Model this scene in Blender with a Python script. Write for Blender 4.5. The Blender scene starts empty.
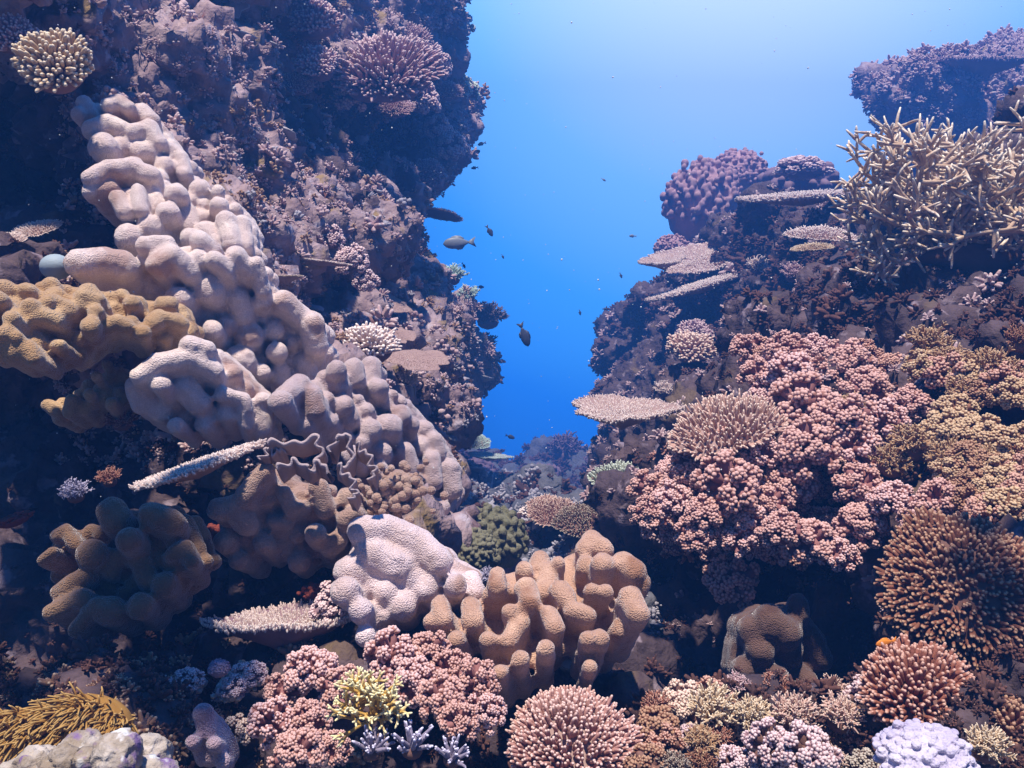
import bpy, math, random
import numpy as np
from mathutils import Vector, Matrix
R = math.radians
random.seed(7)
rng = np.random.default_rng(11)
scene = bpy.context.scene
COL = scene.collection

# ------------------------------------------------------------------ camera, light, exposure
F = 887.0
cam_d = bpy.data.cameras.new('camera'); cam = bpy.data.objects.new('camera', cam_d); COL.objects.link(cam)
cam_d.sensor_width = 36; cam_d.lens = 36*F/1024; cam_d.clip_start = 0.02; cam_d.clip_end = 200
cam.rotation_euler = (R(90), 0, 0); cam.location = (0, 0, 0)
scene.camera = cam

SUN_TO = Vector((-0.05, -0.33, 0.94)).normalized()
sun_d = bpy.data.lights.new('sun', 'SUN'); sun = bpy.data.objects.new('sun', sun_d); COL.objects.link(sun)
sun_d.energy = 5.0; sun_d.angle = R(2.0); sun_d.color = (1.0, 0.92, 0.84)
sun.rotation_euler = SUN_TO.to_track_quat('Z', 'Y').to_euler()
sun.location = (0, 0, 6)

world = bpy.data.worlds.new('World'); scene.world = world; world.use_nodes = True
nt = world.node_tree; nt.nodes.clear()
wo = nt.nodes.new('ShaderNodeOutputWorld')
tc = nt.nodes.new('ShaderNodeTexCoord')
glow = Vector((0.24, 0.84, 0.49)).normalized()
dp = nt.nodes.new('ShaderNodeVectorMath'); dp.operation = 'DOT_PRODUCT'
nt.links.new(tc.outputs['Generated'], dp.inputs[0]); dp.inputs[1].default_value = glow
cr = nt.nodes.new('ShaderNodeValToRGB'); nt.links.new(dp.outputs['Value'], cr.inputs[0])
els = cr.color_ramp.elements
els[0].position = 0.0; els[0].color = (0.0, 0.002, 0.010, 1)
els[1].position = 1.0; els[1].color = (0.80, 0.92, 1.0, 1)
for p, c in ((0.45, (0.0, 0.006, 0.035)), (0.72, (0.0, 0.07, 0.42)), (0.84, (0.0, 0.20, 0.88)), (0.90, (0.05, 0.38, 1.0)), (0.95, (0.26, 0.62, 1.0))):
    e = els.new(p); e.color = (*c, 1)
bg1 = nt.nodes.new('ShaderNodeBackground'); bg1.inputs['Strength'].default_value = 1.0
nt.links.new(cr.outputs['Color'], bg1.inputs['Color'])
sky = nt.nodes.new('ShaderNodeTexSky'); sky.sky_type = 'NISHITA'; sky.sun_disc = False
sky.sun_elevation = math.asin(SUN_TO.z); sky.sun_rotation = math.atan2(SUN_TO.x, SUN_TO.y)
tint = nt.nodes.new('ShaderNodeMix'); tint.data_type = 'RGBA'; tint.blend_type = 'MULTIPLY'
tint.inputs['Factor'].default_value = 1.0
nt.links.new(sky.outputs['Color'], tint.inputs['A']); tint.inputs['B'].default_value = (0.05, 0.25, 0.6, 1)
bg2 = nt.nodes.new('ShaderNodeBackground'); bg2.inputs['Strength'].default_value = 0.05
nt.links.new(tint.outputs['Result'], bg2.inputs['Color'])
ad = nt.nodes.new('ShaderNodeAddShader')
nt.links.new(bg1.outputs[0], ad.inputs[0]); nt.links.new(bg2.outputs[0], ad.inputs[1])
nt.links.new(ad.outputs[0], wo.inputs['Surface'])

scene.view_settings.view_transform = 'Standard'
scene.view_settings.look = 'None'
scene.view_settings.exposure = 1.15
scene.view_settings.gamma = 1
scene.render.engine = 'CYCLES'
cy = scene.cycles
cy.use_denoising = True
cy.max_bounces = 4; cy.diffuse_bounces = 2; cy.glossy_bounces = 1; cy.volume_bounces = 0; cy.transmission_bounces = 2
cy.caustics_reflective = False; cy.caustics_refractive = False

HAZE_DENSITY = 0.070
HAZE_COLOR = (0.06, 0.26, 0.86, 1)

# ------------------------------------------------------------------ helpers
def P(px, py, Y):
    return np.array([(px-512.0)/F*Y, Y, (384.0-py)/F*Y])

def far(Y):
    return Y if Y < 3 else 3+(Y-3)*2.7

def _hash(ix, iy, iz, seed):
    h = (ix*374761393 + iy*668265263 + iz*2147483647 + seed*1274126177) & 0xffffffff
    h = ((h ^ (h >> 13))*1274126177) & 0xffffffff
    h = h ^ (h >> 16)
    return (h & 0xffff)/32767.5 - 1.0

def noise(v, scale, seed=0):
    p = np.asarray(v, dtype=np.float64)*scale + 1000.0
    i = np.floor(p).astype(np.int64); f = p - i
    f = f*f*f*(f*(f*6-15)+10)
    out = np.zeros(len(p))
    for dx in (0, 1):
        wx = f[:, 0] if dx else 1-f[:, 0]
        for dy in (0, 1):
            wy = f[:, 1] if dy else 1-f[:, 1]
            for dz in (0, 1):
                wz = f[:, 2] if dz else 1-f[:, 2]
                out += wx*wy*wz*_hash(i[:, 0]+dx, i[:, 1]+dy, i[:, 2]+dz, seed)
    return out

def fbm(v, scale, octv=4, seed=0, ridged=False, gain=0.5):
    s = np.zeros(len(v)); a = 1.0; t = 0
    for k in range(octv):
        n = noise(v, scale*2.03**k, seed+k*17)
        if ridged: n = 1-2*np.abs(n)
        s += a*n; t += a; a *= gain
    return s/t

class Geo:
    """collects numpy pieces: vertices, faces (tri or quad) and a tip value per vertex"""
    def __init__(s): s.v = []; s.f = []; s.t = []; s.n = 0
    def add(s, v, f, t=None):
        v = np.asarray(v, dtype=np.float32); 
        s.v.append(v); s.t.append(np.zeros(len(v), np.float32) if t is None else np.asarray(t, np.float32))
        for a in f: s.f.append(np.asarray(a, np.int64) + s.n)
        s.n += len(v)
    def mesh(s, name, mat=None, smooth=True):
        V = np.concatenate(s.v); T = np.concatenate(s.t)
        m = bpy.data.meshes.new(name)
        loops = np.concatenate([a.ravel() for a in s.f]) ; tot = np.concatenate([np.full(len(a), a.shape[1]) for a in s.f])
        start = np.concatenate([[0], np.cumsum(tot)[:-1]])
        m.vertices.add(len(V)); m.vertices.foreach_set('co', V.ravel())
        m.loops.add(len(loops)); m.loops.foreach_set('vertex_index', loops.astype(np.int32))
        m.polygons.add(len(tot)); m.polygons.foreach_set('loop_start', start.astype(np.int32))
        m.polygons.foreach_set('loop_total', tot.astype(np.int32))
        m.update(calc_edges=True)
        if smooth: m.polygons.foreach_set('use_smooth', np.ones(len(tot), bool))
        at = m.attributes.new('tip', 'FLOAT', 'POINT'); at.data.foreach_set('value', T)
        if mat: m.materials.append(mat)
        return m

def ico(sub):
    import bmesh
    bm = bmesh.new(); bmesh.ops.create_icosphere(bm, subdivisions=sub, radius=1.0)
    v = np.array([x.co[:] for x in bm.verts]); f = np.array([[q.index for q in p.verts] for p in bm.faces]); bm.free()
    return v, f
ICO = {k: ico(k) for k in (1, 2, 3)}

def tubes(g, paths, radii, sides=6, tips=None):
    """paths (N,K,3), radii (N,K): N tapered tubes with an apex at the end"""
    paths = np.asarray(paths, float); radii = np.asarray(radii, float)
    N, K, _ = paths.shape
    tan = np.gradient(paths, axis=1); tan /= np.linalg.norm(tan, axis=2, keepdims=True)+1e-9
    mean = paths[:, -1]-paths[:, 0]; mean /= np.linalg.norm(mean, axis=1, keepdims=True)+1e-9
    ref = np.where(np.abs(mean[:, 2:3]) > 0.8, np.array([[1., 0.1, 0]]), np.array([[0., 0.1, 1.]]))
    ref = np.repeat(ref[:, None], K, 1)
    a = np.cross(tan, ref); a /= np.linalg.norm(a, axis=2, keepdims=True)+1e-9
    b = np.cross(tan, a)
    th = np.arange(sides)*2*math.pi/sides
    ring = paths[:, :, None] + radii[:, :, None, None]*(a[:, :, None]*np.cos(th)[None, None, :, None] + b[:, :, None]*np.sin(th)[None, None, :, None])
    apex = paths[:, -1] + tan[:, -1]*radii[:, -1:]*0.6
    V = np.concatenate([ring.reshape(N, -1, 3), apex[:, None]], axis=1)
    M = K*sides+1
    q = []
    for k in range(K-1):
        for j in range(sides):
            j2 = (j+1) % sides
            q.append((k*sides+j, (k+1)*sides+j, (k+1)*sides+j2, k*sides+j2))
    t = [((K-1)*sides+j, K*sides, (K-1)*sides+(j+1) % sides) for j in range(sides)]
    off = (np.arange(N)*M)[:, None, None]
    tv = np.repeat(np.linspace(0, 1, K), sides); tv = np.append(tv, 1.0)
    T = np.tile(tv, (N, 1))
    if tips is not None:
        lo, hi = np.asarray(tips[0])[:, None], np.asarray(tips[1])[:, None]
        T = lo+(hi-lo)*T
    g.add(V.reshape(-1, 3), [(np.array(q)[None]+off).reshape(-1, 4), (np.array(t)[None]+off).reshape(-1, 3)], T.ravel())

def fingers(g, base, dirs, length, r0, r1, sides=6, bend=0.12, tips=None):
    """short rounded fingers"""
    N = len(base); dirs = dirs/np.linalg.norm(dirs, axis=1, keepdims=True)
    length = np.broadcast_to(length, N)[:, None]; r0 = np.broadcast_to(r0, N); r1 = np.broadcast_to(r1, N)
    bv = rng.normal(size=(N, 3))*length*bend
    s = np.array([0, 0.45, 0.82, 0.96])
    paths = base[:, None] + dirs[:, None]*length[:, None]*s[None, :, None] + bv[:, None]*(s**2)[None, :, None]
    rad = np.stack([r0, r0*0.55+r1*0.5, r1, r1*0.68], 1)
    tubes(g, paths, rad, sides, tips)

def fib(n, zmin=-0.1):
    i = np.arange(n)+0.5
    z = 1-(1-zmin)*i/n; ph = i*2.399963
    r = np.sqrt(np.maximum(0, 1-z*z))
    return np.stack([r*np.cos(ph), r*np.sin(ph), z], 1)

def balls(g, c, r, sub=1, squash=None, tip=None):
    v, f = ICO[sub]; N = len(c); c = np.asarray(c, float); r = np.broadcast_to(r, N)
    jit = 1+0.08*rng.normal(size=(N, len(v), 1))*(1 if sub == 1 else 0.3)
    V = c[:, None]+v[None]*r[:, None, None]*jit
    off = (np.arange(N)*len(v))[:, None, None]
    T = np.zeros((N, len(v))) if tip is None else np.broadcast_to(np.asarray(tip).reshape(-1, 1), (N, len(v)))
    g.add(V.reshape(-1, 3), [(f[None]+off).reshape(-1, 3)], T.ravel())

def smooth_mesh(name, spheres, voxel, smooth=6, factor=0.5):
    """union of spheres / ellipsoids / capsules, remeshed and relaxed; returns vertices, faces"""
    g = Geo(); v, f = ICO[2]
    for c, r in spheres:
        g.add(np.asarray(c)[None]+v*np.asarray(r), [f])
    m = g.mesh('tmp'); o = bpy.data.objects.new('tmp', m); COL.objects.link(o)
    md = o.modifiers.new('r', 'REMESH'); md.mode = 'VOXEL'; md.voxel_size = voxel
    if smooth:
        sm = o.modifiers.new('s', 'SMOOTH'); sm.iterations = smooth; sm.factor = factor
    dg = bpy.context.evaluated_depsgraph_get()
    e = o.evaluated_get(dg); me = e.to_mesh()
    V = np.empty(len(me.vertices)*3, np.float32); me.vertices.foreach_get('co', V); V = V.reshape(-1, 3)
    Nn = np.empty(len(me.vertices)*3, np.float32); me.vertices.foreach_get('normal', Nn); Nn = Nn.reshape(-1, 3)
    tot = np.empty(len(me.polygons), np.int32); me.polygons.foreach_get('loop_total', tot)
    L = np.empty(len(me.loops), np.int32); me.loops.foreach_get('vertex_index', L)
    st = np.empty(len(me.polygons), np.int32); me.polygons.foreach_get('loop_start', st)
    q = L[st[tot == 4][:, None]+np.arange(4)]; t = L[st[tot == 3][:, None]+np.arange(3)] if (tot == 3).any() else None
    e.to_mesh_clear(); bpy.data.objects.remove(o); bpy.data.meshes.remove(m)
    return V.copy(), Nn.copy(), ([q] if t is None else [q, t])

def link(name, mesh, loc=(0, 0, 0), parent=None):
    o = bpy.data.objects.new(name, mesh); COL.objects.link(o); o.location = loc
    if parent: o.parent = parent
    return o
def tag(o, label=None, cat=None, group=None, kind=None):
    if label: o['label'] = label
    if cat: o['category'] = cat
    if group: o['group'] = group
    if kind: o['kind'] = kind
    return o
def empty(name, loc, label, cat, group=None, rot=(0, 0, 0)):
    o = bpy.data.objects.new(name, None); COL.objects.link(o); o.location = loc; o.rotation_euler = rot
    o.empty_display_size = 0.05
    return tag(o, label, cat, group)
def copy_thing(root, name, loc, label, cat, group=None, rot=(0, 0, 0), scale=1.0):
    r = root.copy(); COL.objects.link(r); r.name = name; r.location = loc; r.rotation_euler = rot
    r.scale = (scale,)*3 if np.isscalar(scale) else scale
    for ch in list(root.children):
        c = ch.copy(); COL.objects.link(c); c.parent = r
    for k in ('label', 'category', 'group', 'kind'):
        if k in r: del r[k]
    return tag(r, label, cat, group)

# ------------------------------------------------------------------ materials
def mat(name, base, alt=None, tipc=None, scale=12.0, bump=0.5, bump_scale=120.0, rough=0.85, sheen=0.0, spots=None, cells=False, bdist=0.003, contrast=1.0, polyps=0):
    m = bpy.data.materials.new(name); m.use_nodes = True; n = m.node_tree.nodes; l = m.node_tree.links
    bs = n['Principled BSDF']; bs.inputs['Roughness'].default_value = rough
    bs.inputs['Specular IOR Level'].default_value = 0.25
    if sheen:
        bs.inputs['Sheen Weight'].default_value = sheen; bs.inputs['Sheen Roughness'].default_value = 0.35
    t = n.new('ShaderNodeTexCoord'); geo = n.new('ShaderNodeNewGeometry')
    pos = geo.outputs['Position']
    nz = n.new('ShaderNodeTexNoise'); nz.inputs['Scale'].default_value = scale; nz.inputs['Detail'].default_value = 5
    nz.inputs['Roughness'].default_value = 0.65
    l.new(pos, nz.inputs['Vector'])
    mx = n.new('ShaderNodeMix'); mx.data_type = 'RGBA'
    ramp = n.new('ShaderNodeMapRange'); ramp.inputs['From Min'].default_value = 0.5-0.16/contrast; ramp.inputs['From Max'].default_value = 0.5+0.16/contrast
    l.new(nz.outputs['Fac'], ramp.inputs['Value']); l.new(ramp.outputs['Result'], mx.inputs['Factor'])
    mx.inputs['A'].default_value = (*base, 1); mx.inputs['B'].default_value = (*(alt or base), 1)
    col = mx.outputs['Result']
    if spots:   # list of (colour, scale, threshold)
        for k, (c, s, th) in enumerate(spots):
            n2 = n.new('ShaderNodeTexNoise'); n2.inputs['Scale'].default_value = s; n2.inputs['Detail'].default_value = 4
            ofs = n.new('ShaderNodeVectorMath'); ofs.operation = 'ADD'; ofs.inputs[1].default_value = (k*7.3+3, k*2.1, 5.5*k)
            l.new(pos, ofs.inputs[0]); l.new(ofs.outputs[0], n2.inputs['Vector'])
            r2 = n.new('ShaderNodeMapRange'); r2.inputs['From Min'].default_value = th; r2.inputs['From Max'].default_value = th+0.07
            l.new(n2.outputs['Fac'], r2.inputs['Value'])
            m2 = n.new('ShaderNodeMix'); m2.data_type = 'RGBA'; l.new(r2.outputs['Result'], m2.inputs['Factor'])
            l.new(col, m2.inputs['A']); m2.inputs['B'].default_value = (*c, 1); col = m2.outputs['Result']
    if tipc:
        a = n.new('ShaderNodeAttribute'); a.attribute_name = 'tip'
        r3 = n.new('ShaderNodeMapRange'); r3.inputs['From Min'].default_value = 0.6; r3.inputs['From Max'].default_value = 1.0
        l.new(a.outputs['Fac'], r3.inputs['Value'])
        m3 = n.new('ShaderNodeMix'); m3.data_type = 'RGBA'; l.new(r3.outputs['Result'], m3.inputs['Factor'])
        l.new(col, m3.inputs['A']); m3.inputs['B'].default_value = (*tipc, 1); col = m3.outputs['Result']
    if polyps:      # the skin's closed polyps: pale dots on a browner skin, thicker in some patches
        vr = n.new('ShaderNodeTexVoronoi'); vr.inputs['Scale'].default_value = bump_scale; l.new(pos, vr.inputs['Vector'])
        n4 = n.new('ShaderNodeTexNoise'); n4.inputs['Scale'].default_value = 90; n4.inputs['Detail'].default_value = 3; l.new(pos, n4.inputs['Vector'])
        ad4 = n.new('ShaderNodeMath'); ad4.operation = 'ADD'; l.new(vr.outputs['Distance'], ad4.inputs[0]); l.new(n4.outputs['Fac'], ad4.inputs[1])
        r4 = n.new('ShaderNodeMapRange'); r4.inputs['From Min'].default_value = 0.75; r4.inputs['From Max'].default_value = 1.15; r4.inputs['To Max'].default_value = polyps
        l.new(ad4.outputs[0], r4.inputs['Value'])
        m4 = n.new('ShaderNodeMix'); m4.data_type = 'RGBA'; l.new(r4.outputs['Result'], m4.inputs['Factor'])
        l.new(col, m4.inputs['A']); m4.inputs['B'].default_value = (base[0]*.55, base[1]*.42, base[2]*.36, 1); col = m4.outputs['Result']
    l.new(col, bs.inputs['Base Color'])
    if bump:
        if cells:
            bt = n.new('ShaderNodeTexVoronoi'); bt.inputs['Scale'].default_value = bump_scale; out = bt.outputs['Distance']
        else:
            bt = n.new('ShaderNodeTexNoise'); bt.inputs['Scale'].default_value = bump_scale; bt.inputs['Detail'].default_value = 4; out = bt.outputs['Fac']
        l.new(pos, bt.inputs['Vector'])
        bp = n.new('ShaderNodeBump'); bp.inputs['Strength'].default_value = bump; bp.inputs['Distance'].default_value = bdist
        if cells: bp.invert = True
        l.new(out, bp.inputs['Height']); l.new(bp.outputs['Normal'], bs.inputs['Normal'])
    return m

M = {}
M['rock'] = mat('reef rock', (0.20, 0.13, 0.13), (0.38, 0.27, 0.26), scale=7, bump=1.0, bump_scale=45, bdist=0.012, contrast=1.4,
                spots=[((0.20, 0.08, 0.06), 9, 0.64), ((0.42, 0.34, 0.35), 17, 0.60), ((0.26, 0.17, 0.07), 6, 0.60)])
M['rock_far'] = mat('far reef rock', (0.09, 0.09, 0.10), (0.16, 0.15, 0.16), scale=5, bump=1.0, bump_scale=30, bdist=0.02)
M['crust_mauve'] = mat('mauve crust', (0.36, 0.22, 0.22), (0.54, 0.38, 0.36), (0.62, 0.48, 0.45), scale=6, bump=0.6, bump_scale=150)
M['crust_ochre'] = mat('ochre crust', (0.26, 0.13, 0.08), (0.36, 0.22, 0.13), (0.48, 0.34, 0.22), scale=6, bump=0.6, bump_scale=150)
M['crust_grey'] = mat('grey crust', (0.26, 0.24, 0.27), (0.40, 0.36, 0.37), (0.52, 0.48, 0.50), scale=6, bump=0.6, bump_scale=150)
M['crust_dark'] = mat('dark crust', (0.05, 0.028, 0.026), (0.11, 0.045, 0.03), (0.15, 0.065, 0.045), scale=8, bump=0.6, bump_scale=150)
def leather_mat(name, a, b, sheen=0.5):
    return mat(name, a, b, scale=14, bump=0.8, bump_scale=400, rough=0.9, sheen=sheen, cells=True, bdist=0.0026, polyps=0.30,
               spots=[((a[0]*.72, a[1]*.62, a[2]*.55), 7, 0.57), ((min(1, b[0]*1.12), min(1, b[1]*1.12), min(1, b[2]*1.08)), 11, 0.60)])
M['lea_white'] = leather_mat('pale lilac soft coral skin', (0.74, 0.57, 0.51), (0.86, 0.71, 0.63))
M['lea_grey'] = leather_mat('grey pink soft coral skin', (0.52, 0.39, 0.37), (0.62, 0.48, 0.45))
M['lea_pink'] = leather_mat('pale pink soft coral skin', (0.64, 0.48, 0.43), (0.84, 0.68, 0.68))
M['lea_tan'] = leather_mat('tan soft coral skin', (0.48, 0.28, 0.18), (0.62, 0.39, 0.27))
M['lea_brown'] = leather_mat('brown soft coral skin', (0.36, 0.22, 0.16), (0.50, 0.34, 0.26))
M['lea_yellow'] = leather_mat('mustard soft coral skin', (0.46, 0.28, 0.13), (0.58, 0.39, 0.21))
M['lea_olive'] = leather_mat('olive brown soft coral skin', (0.19, 0.105, 0.055), (0.29, 0.17, 0.09))
M['lea_purple'] = leather_mat('dull purple soft coral skin', (0.34, 0.22, 0.26), (0.50, 0.36, 0.38))
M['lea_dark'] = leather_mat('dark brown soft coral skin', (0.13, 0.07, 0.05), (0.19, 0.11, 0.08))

def pf(pts, power=3.0):
    A = np.array(pts, float)
    def f(px, py):
        d = (A[:, 0]-px)**2+(A[:, 1]-py)**2+30.0
        w = d**(-power/2)
        return far(float((w*A[:, 2]).sum()/w.sum()))
    return f
def inside(poly, x, y):
    c = False; n = len(poly)
    for i in range(n):
        x1, y1 = poly[i]; x2, y2 = poly[i-1]
        if (y1 > y) != (y2 > y) and x < (x2-x1)*(y-y1)/(y2-y1)+x1: c = not c
    return c
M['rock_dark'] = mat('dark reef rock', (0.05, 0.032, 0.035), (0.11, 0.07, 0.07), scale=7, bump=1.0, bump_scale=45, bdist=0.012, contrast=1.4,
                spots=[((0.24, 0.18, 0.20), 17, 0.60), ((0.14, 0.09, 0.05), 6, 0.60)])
ROCKS = {}
def rock(name, poly, depth, step, voxel, layers=((0, 1.0), (0.22, 1.6), (0.6, 2.2), (1.1, 2.6)), amp=0.05, material='rock', drift=(0, 0, 0), seed=1, nfreq=5.0, rr=(0.9, 1.7), dark=None):
    rnd = random.Random(seed); S = []
    xs = [p[0] for p in poly]; ys = [p[1] for p in poly]
    for li, (dY, gro) in enumerate(layers):
        st = step*(1 if li == 0 else 1.7 if li == 1 else 2.6)
        y = min(ys)
        while y < max(ys):
            x = min(xs)
            while x < max(xs):
                px, py = x+rnd.uniform(-.5, .5)*st, y+rnd.uniform(-.5, .5)*st
                if inside(poly, px, py):
                    Y = depth(px, py)
                    r = step*Y/F*rnd.uniform(*rr)*gro
                    rp = r/Y*F
                    ok = all(inside(poly, px+dx*rp*0.75, py+dy*rp*0.75) for dx, dy in ((1, 0), (-1, 0), (0, 1), (0, -1)))
                    if not ok: r = step*Y/F*0.8; 
                    c = P(px, py, Y+r*0.75)+np.array([0, dY, 0])
                    if dY: c[0] *= (Y+dY)/Y; c[2] *= (Y+dY)/Y
                    c += np.array(drift)*dY
                    S.append((c, (r*rnd.uniform(.8, 1.25), r, r*rnd.uniform(.7, 1.1))))
                x += st
            y += st
    V, N, Fc = smooth_mesh(name, S, voxel, 2)
    d = fbm(V, nfreq, 5, seed, gain=0.6)*amp + fbm(V, nfreq*3.1, 3, seed+5, ridged=True)*amp*0.6 + fbm(V, nfreq*8, 2, seed+9, ridged=True)*amp*0.3
    V = V+N*d[:, None]
    g = Geo(); g.add(V, Fc)
    o = link(name, g.mesh(name, M[material])); tag(o, kind='structure')
    if dark:        # shade of the hollows under the ledges, painted in as darker rock
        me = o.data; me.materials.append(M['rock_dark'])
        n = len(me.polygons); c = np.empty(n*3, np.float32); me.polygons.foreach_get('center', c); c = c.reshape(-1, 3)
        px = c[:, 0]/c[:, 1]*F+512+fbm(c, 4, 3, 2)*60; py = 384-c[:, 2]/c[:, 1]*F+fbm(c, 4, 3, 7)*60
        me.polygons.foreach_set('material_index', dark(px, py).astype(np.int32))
    ROCKS[name] = (V, N, Fc)
    return o

# ------------------------------------------------------------------ setting: seabed, reef rock
nx, ny = 60, 70
X, Yg = np.meshgrid(np.linspace(-8, 8, nx), np.linspace(-1.5, 19.0, ny))
Z = -1.35-0.14*Yg+0.0*X
V = np.stack([X.ravel(), Yg.ravel(), Z.ravel()], 1); V[:, 2] += fbm(V, 1.2, 4, 3)*0.18
ii = np.arange(nx*ny).reshape(ny, nx)
q = np.stack([ii[:-1, :-1].ravel(), ii[:-1, 1:].ravel(), ii[1:, 1:].ravel(), ii[1:, :-1].ravel()], 1)
g = Geo(); g.add(V, [q]); tag(link('seabed', g.mesh('seabed', M['rock_far'])), kind='structure')

left_depth = pf([(-200, -150, 1.7), (-120, 150, 2.6), (0, -60, 1.9), (60, 30, 2.25), (150, 30, 2.7), (230, -60, 3.0), (210, 10, 3.3), (300, 50, 3.3), (400, 50, 3.8), (460, 30, 4.2), (380, -80, 3.8),
    (20, 125, 3.0), (50, 160, 3.1), (30, 210, 2.9), (70, 215, 2.8), (120, 100, 2.5), (170, 60, 2.6), (200, 130, 2.7), (250, 180, 2.85), (290, 150, 3.2), (350, 150, 4.5), (335, 115, 4.3), (390, 110, 4.4), (380, 60, 3.5), (330, 60, 3.3), (430, 150, 4.1), (470, 110, 4.4),
    (280, 240, 2.8), (320, 220, 3.0), (390, 210, 3.7), (320, 290, 3.5), (360, 240, 3.0), (300, 330, 3.2), (400, 330, 3.3), (450, 290, 3.9), (500, 330, 4.6), (490, 380, 4.6), (460, 410, 4.2),
    (420, 420, 3.1), (455, 460, 3.6), (400, 260, 3.9), (410, 290, 3.5), (370, 350, 2.9),
    (110, 140, 2.35), (150, 180, 2.3), (200, 220, 2.3), (230, 280, 2.2), (270, 340, 2.15), (320, 390, 2.15), (370, 420, 2.3), (430, 470, 2.5), (350, 480, 2.0), (400, 540, 1.9), (440, 560, 2.1),
    (60, 260, 2.3), (160, 290, 2.3), (70, 330, 1.95), (20, 300, 1.8), (160, 340, 2.2), (40, 380, 2.4), (60, 450, 2.4), (200, 430, 2.3), (20, 350, 2.2), (250, 470, 2.0),
    (40, 500, 2.2), (120, 590, 2.1), (220, 580, 2.1), (20, 600, 2.1), (280, 540, 1.75), (250, 620, 2.0), (100, 650, 2.0), (330, 600, 1.9), (-100, 400, 2.6), (-100, 600, 2.4), (0, 620, 2.1), (100, 720, 1.9)])
LP = [(-320, -150), (250, -150), (400, -110), (430, -40), (455, 0), (464, 30), (436, 60), (456, 78), (470, 98), (468, 118), (454, 140), (460, 158), (436, 184), (420, 198), (412, 228), (418, 262),
      (446, 285), (464, 308), (486, 328), (477, 370), (466, 410), (454, 432), (444, 450), (456, 500), (466, 560), (420, 640), (350, 760), (-320, 900)]
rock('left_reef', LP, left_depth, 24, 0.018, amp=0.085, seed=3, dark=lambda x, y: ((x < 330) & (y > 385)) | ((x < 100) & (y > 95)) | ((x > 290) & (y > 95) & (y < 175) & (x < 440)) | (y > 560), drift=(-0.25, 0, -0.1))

right_depth = pf([(1250, 100, 2.6), (1000, 160, 3.1), (900, 200, 3.3), (860, 215, 3.6), (780, 225, 3.9), (700, 255, 4.5), (660, 300, 4.6), (620, 330, 5.0), (640, 350, 4.9), (660, 420, 4.3), (615, 440, 4.5), (600, 500, 3.8),
    (720, 310, 4.6), (740, 350, 4.2), (680, 380, 4.3), (800, 310, 4.2), (900, 310, 3.8), (1000, 300, 3.5), (900, 270, 3.5), (1000, 270, 3.3), (700, 400, 3.1), (760, 340, 2.9), (850, 330, 2.6), (940, 330, 2.3), (1020, 330, 2.0),
    (680, 450, 2.5), (760, 410, 2.3), (850, 400, 2.1), (950, 400, 2.0), (1020, 420, 1.9), (640, 500, 2.5), (700, 510, 2.25), (800, 480, 2.1), (900, 480, 1.95), (1000, 500, 1.8),
    (620, 560, 2.8), (680, 570, 2.7), (760, 590, 2.6), (850, 580, 2.5), (940, 560, 1.7), (1020, 580, 1.5), (700, 640, 2.4), (780, 650, 2.3), (870, 640, 2.1), (960, 660, 1.5), (1250, 500, 1.5), (1250, 700, 1.3), (650, 700, 1.9)])
RP = [(1320, 60), (1040, 110), (960, 165), (900, 205), (860, 200), (760, 205), (712, 235), (680, 275), (655, 300), (618, 318), (610, 360), (606, 410), (596, 450), (592, 500), (600, 570), (640, 700), (700, 850), (1320, 900)]
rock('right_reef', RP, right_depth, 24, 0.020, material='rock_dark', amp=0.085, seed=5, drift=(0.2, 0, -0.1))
rock('upper_right_reef', [(1320, -40), (1030, 38), (985, 48), (930, 62), (900, 66), (875, 76), (850, 88), (868, 97), (892, 104), (902, 125), (915, 175), (1320, 200)],
     pf([(860, 90, 5.0), (930, 90, 4.6), (1000, 90, 4.8), (1020, 50, 5.4), (1250, 60, 4.6)]), 17, 0.04, amp=0.10, seed=8, layers=((0, 1), (0.3, 1.5), (0.7, 1.6)))
rock('valley_floor', [(400, 480), (455, 462), (500, 476), (535, 470), (560, 500), (660, 505), (700, 700), (400, 700)],
     pf([(430, 480, 4.4), (500, 490, 4.6), (540, 500, 3.9), (600, 500, 4.2), (550, 550, 3.1), (480, 540, 3.1), (620, 560, 2.9), (500, 600, 2.3), (600, 620, 2.1)]), 16, 0.02, amp=0.05, seed=9,
     layers=((0, 1), (0.3, 1.6)), drift=(0, 0, -0.3), material='rock_far')
rock('back_ridge', [(440, 470), (480, 456), (520, 466), (545, 448), (575, 446), (600, 460), (640, 470), (700, 600), (430, 600)],
     pf([(450, 470, 6.3), (540, 450, 7.0), (620, 470, 6.5), (540, 520, 5.3), (620, 540, 4.8), (460, 540, 5.0)]), 15, 0.06, amp=0.15, seed=12, layers=((0, 1), (0.5, 1.8)), drift=(0, 0, -0.3), material='rock_far')
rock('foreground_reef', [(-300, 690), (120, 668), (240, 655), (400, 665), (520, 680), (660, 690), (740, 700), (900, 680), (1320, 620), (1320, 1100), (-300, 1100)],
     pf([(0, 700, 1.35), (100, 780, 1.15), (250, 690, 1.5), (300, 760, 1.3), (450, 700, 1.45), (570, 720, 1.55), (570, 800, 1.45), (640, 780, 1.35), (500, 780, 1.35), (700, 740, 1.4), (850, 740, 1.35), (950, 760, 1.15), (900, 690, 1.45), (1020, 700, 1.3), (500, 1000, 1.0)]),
     26, 0.012, material='rock_dark', amp=0.04, seed=14, nfreq=9, layers=((0, 1), (0.15, 1.5)), drift=(0, 0, -0.5))

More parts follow.
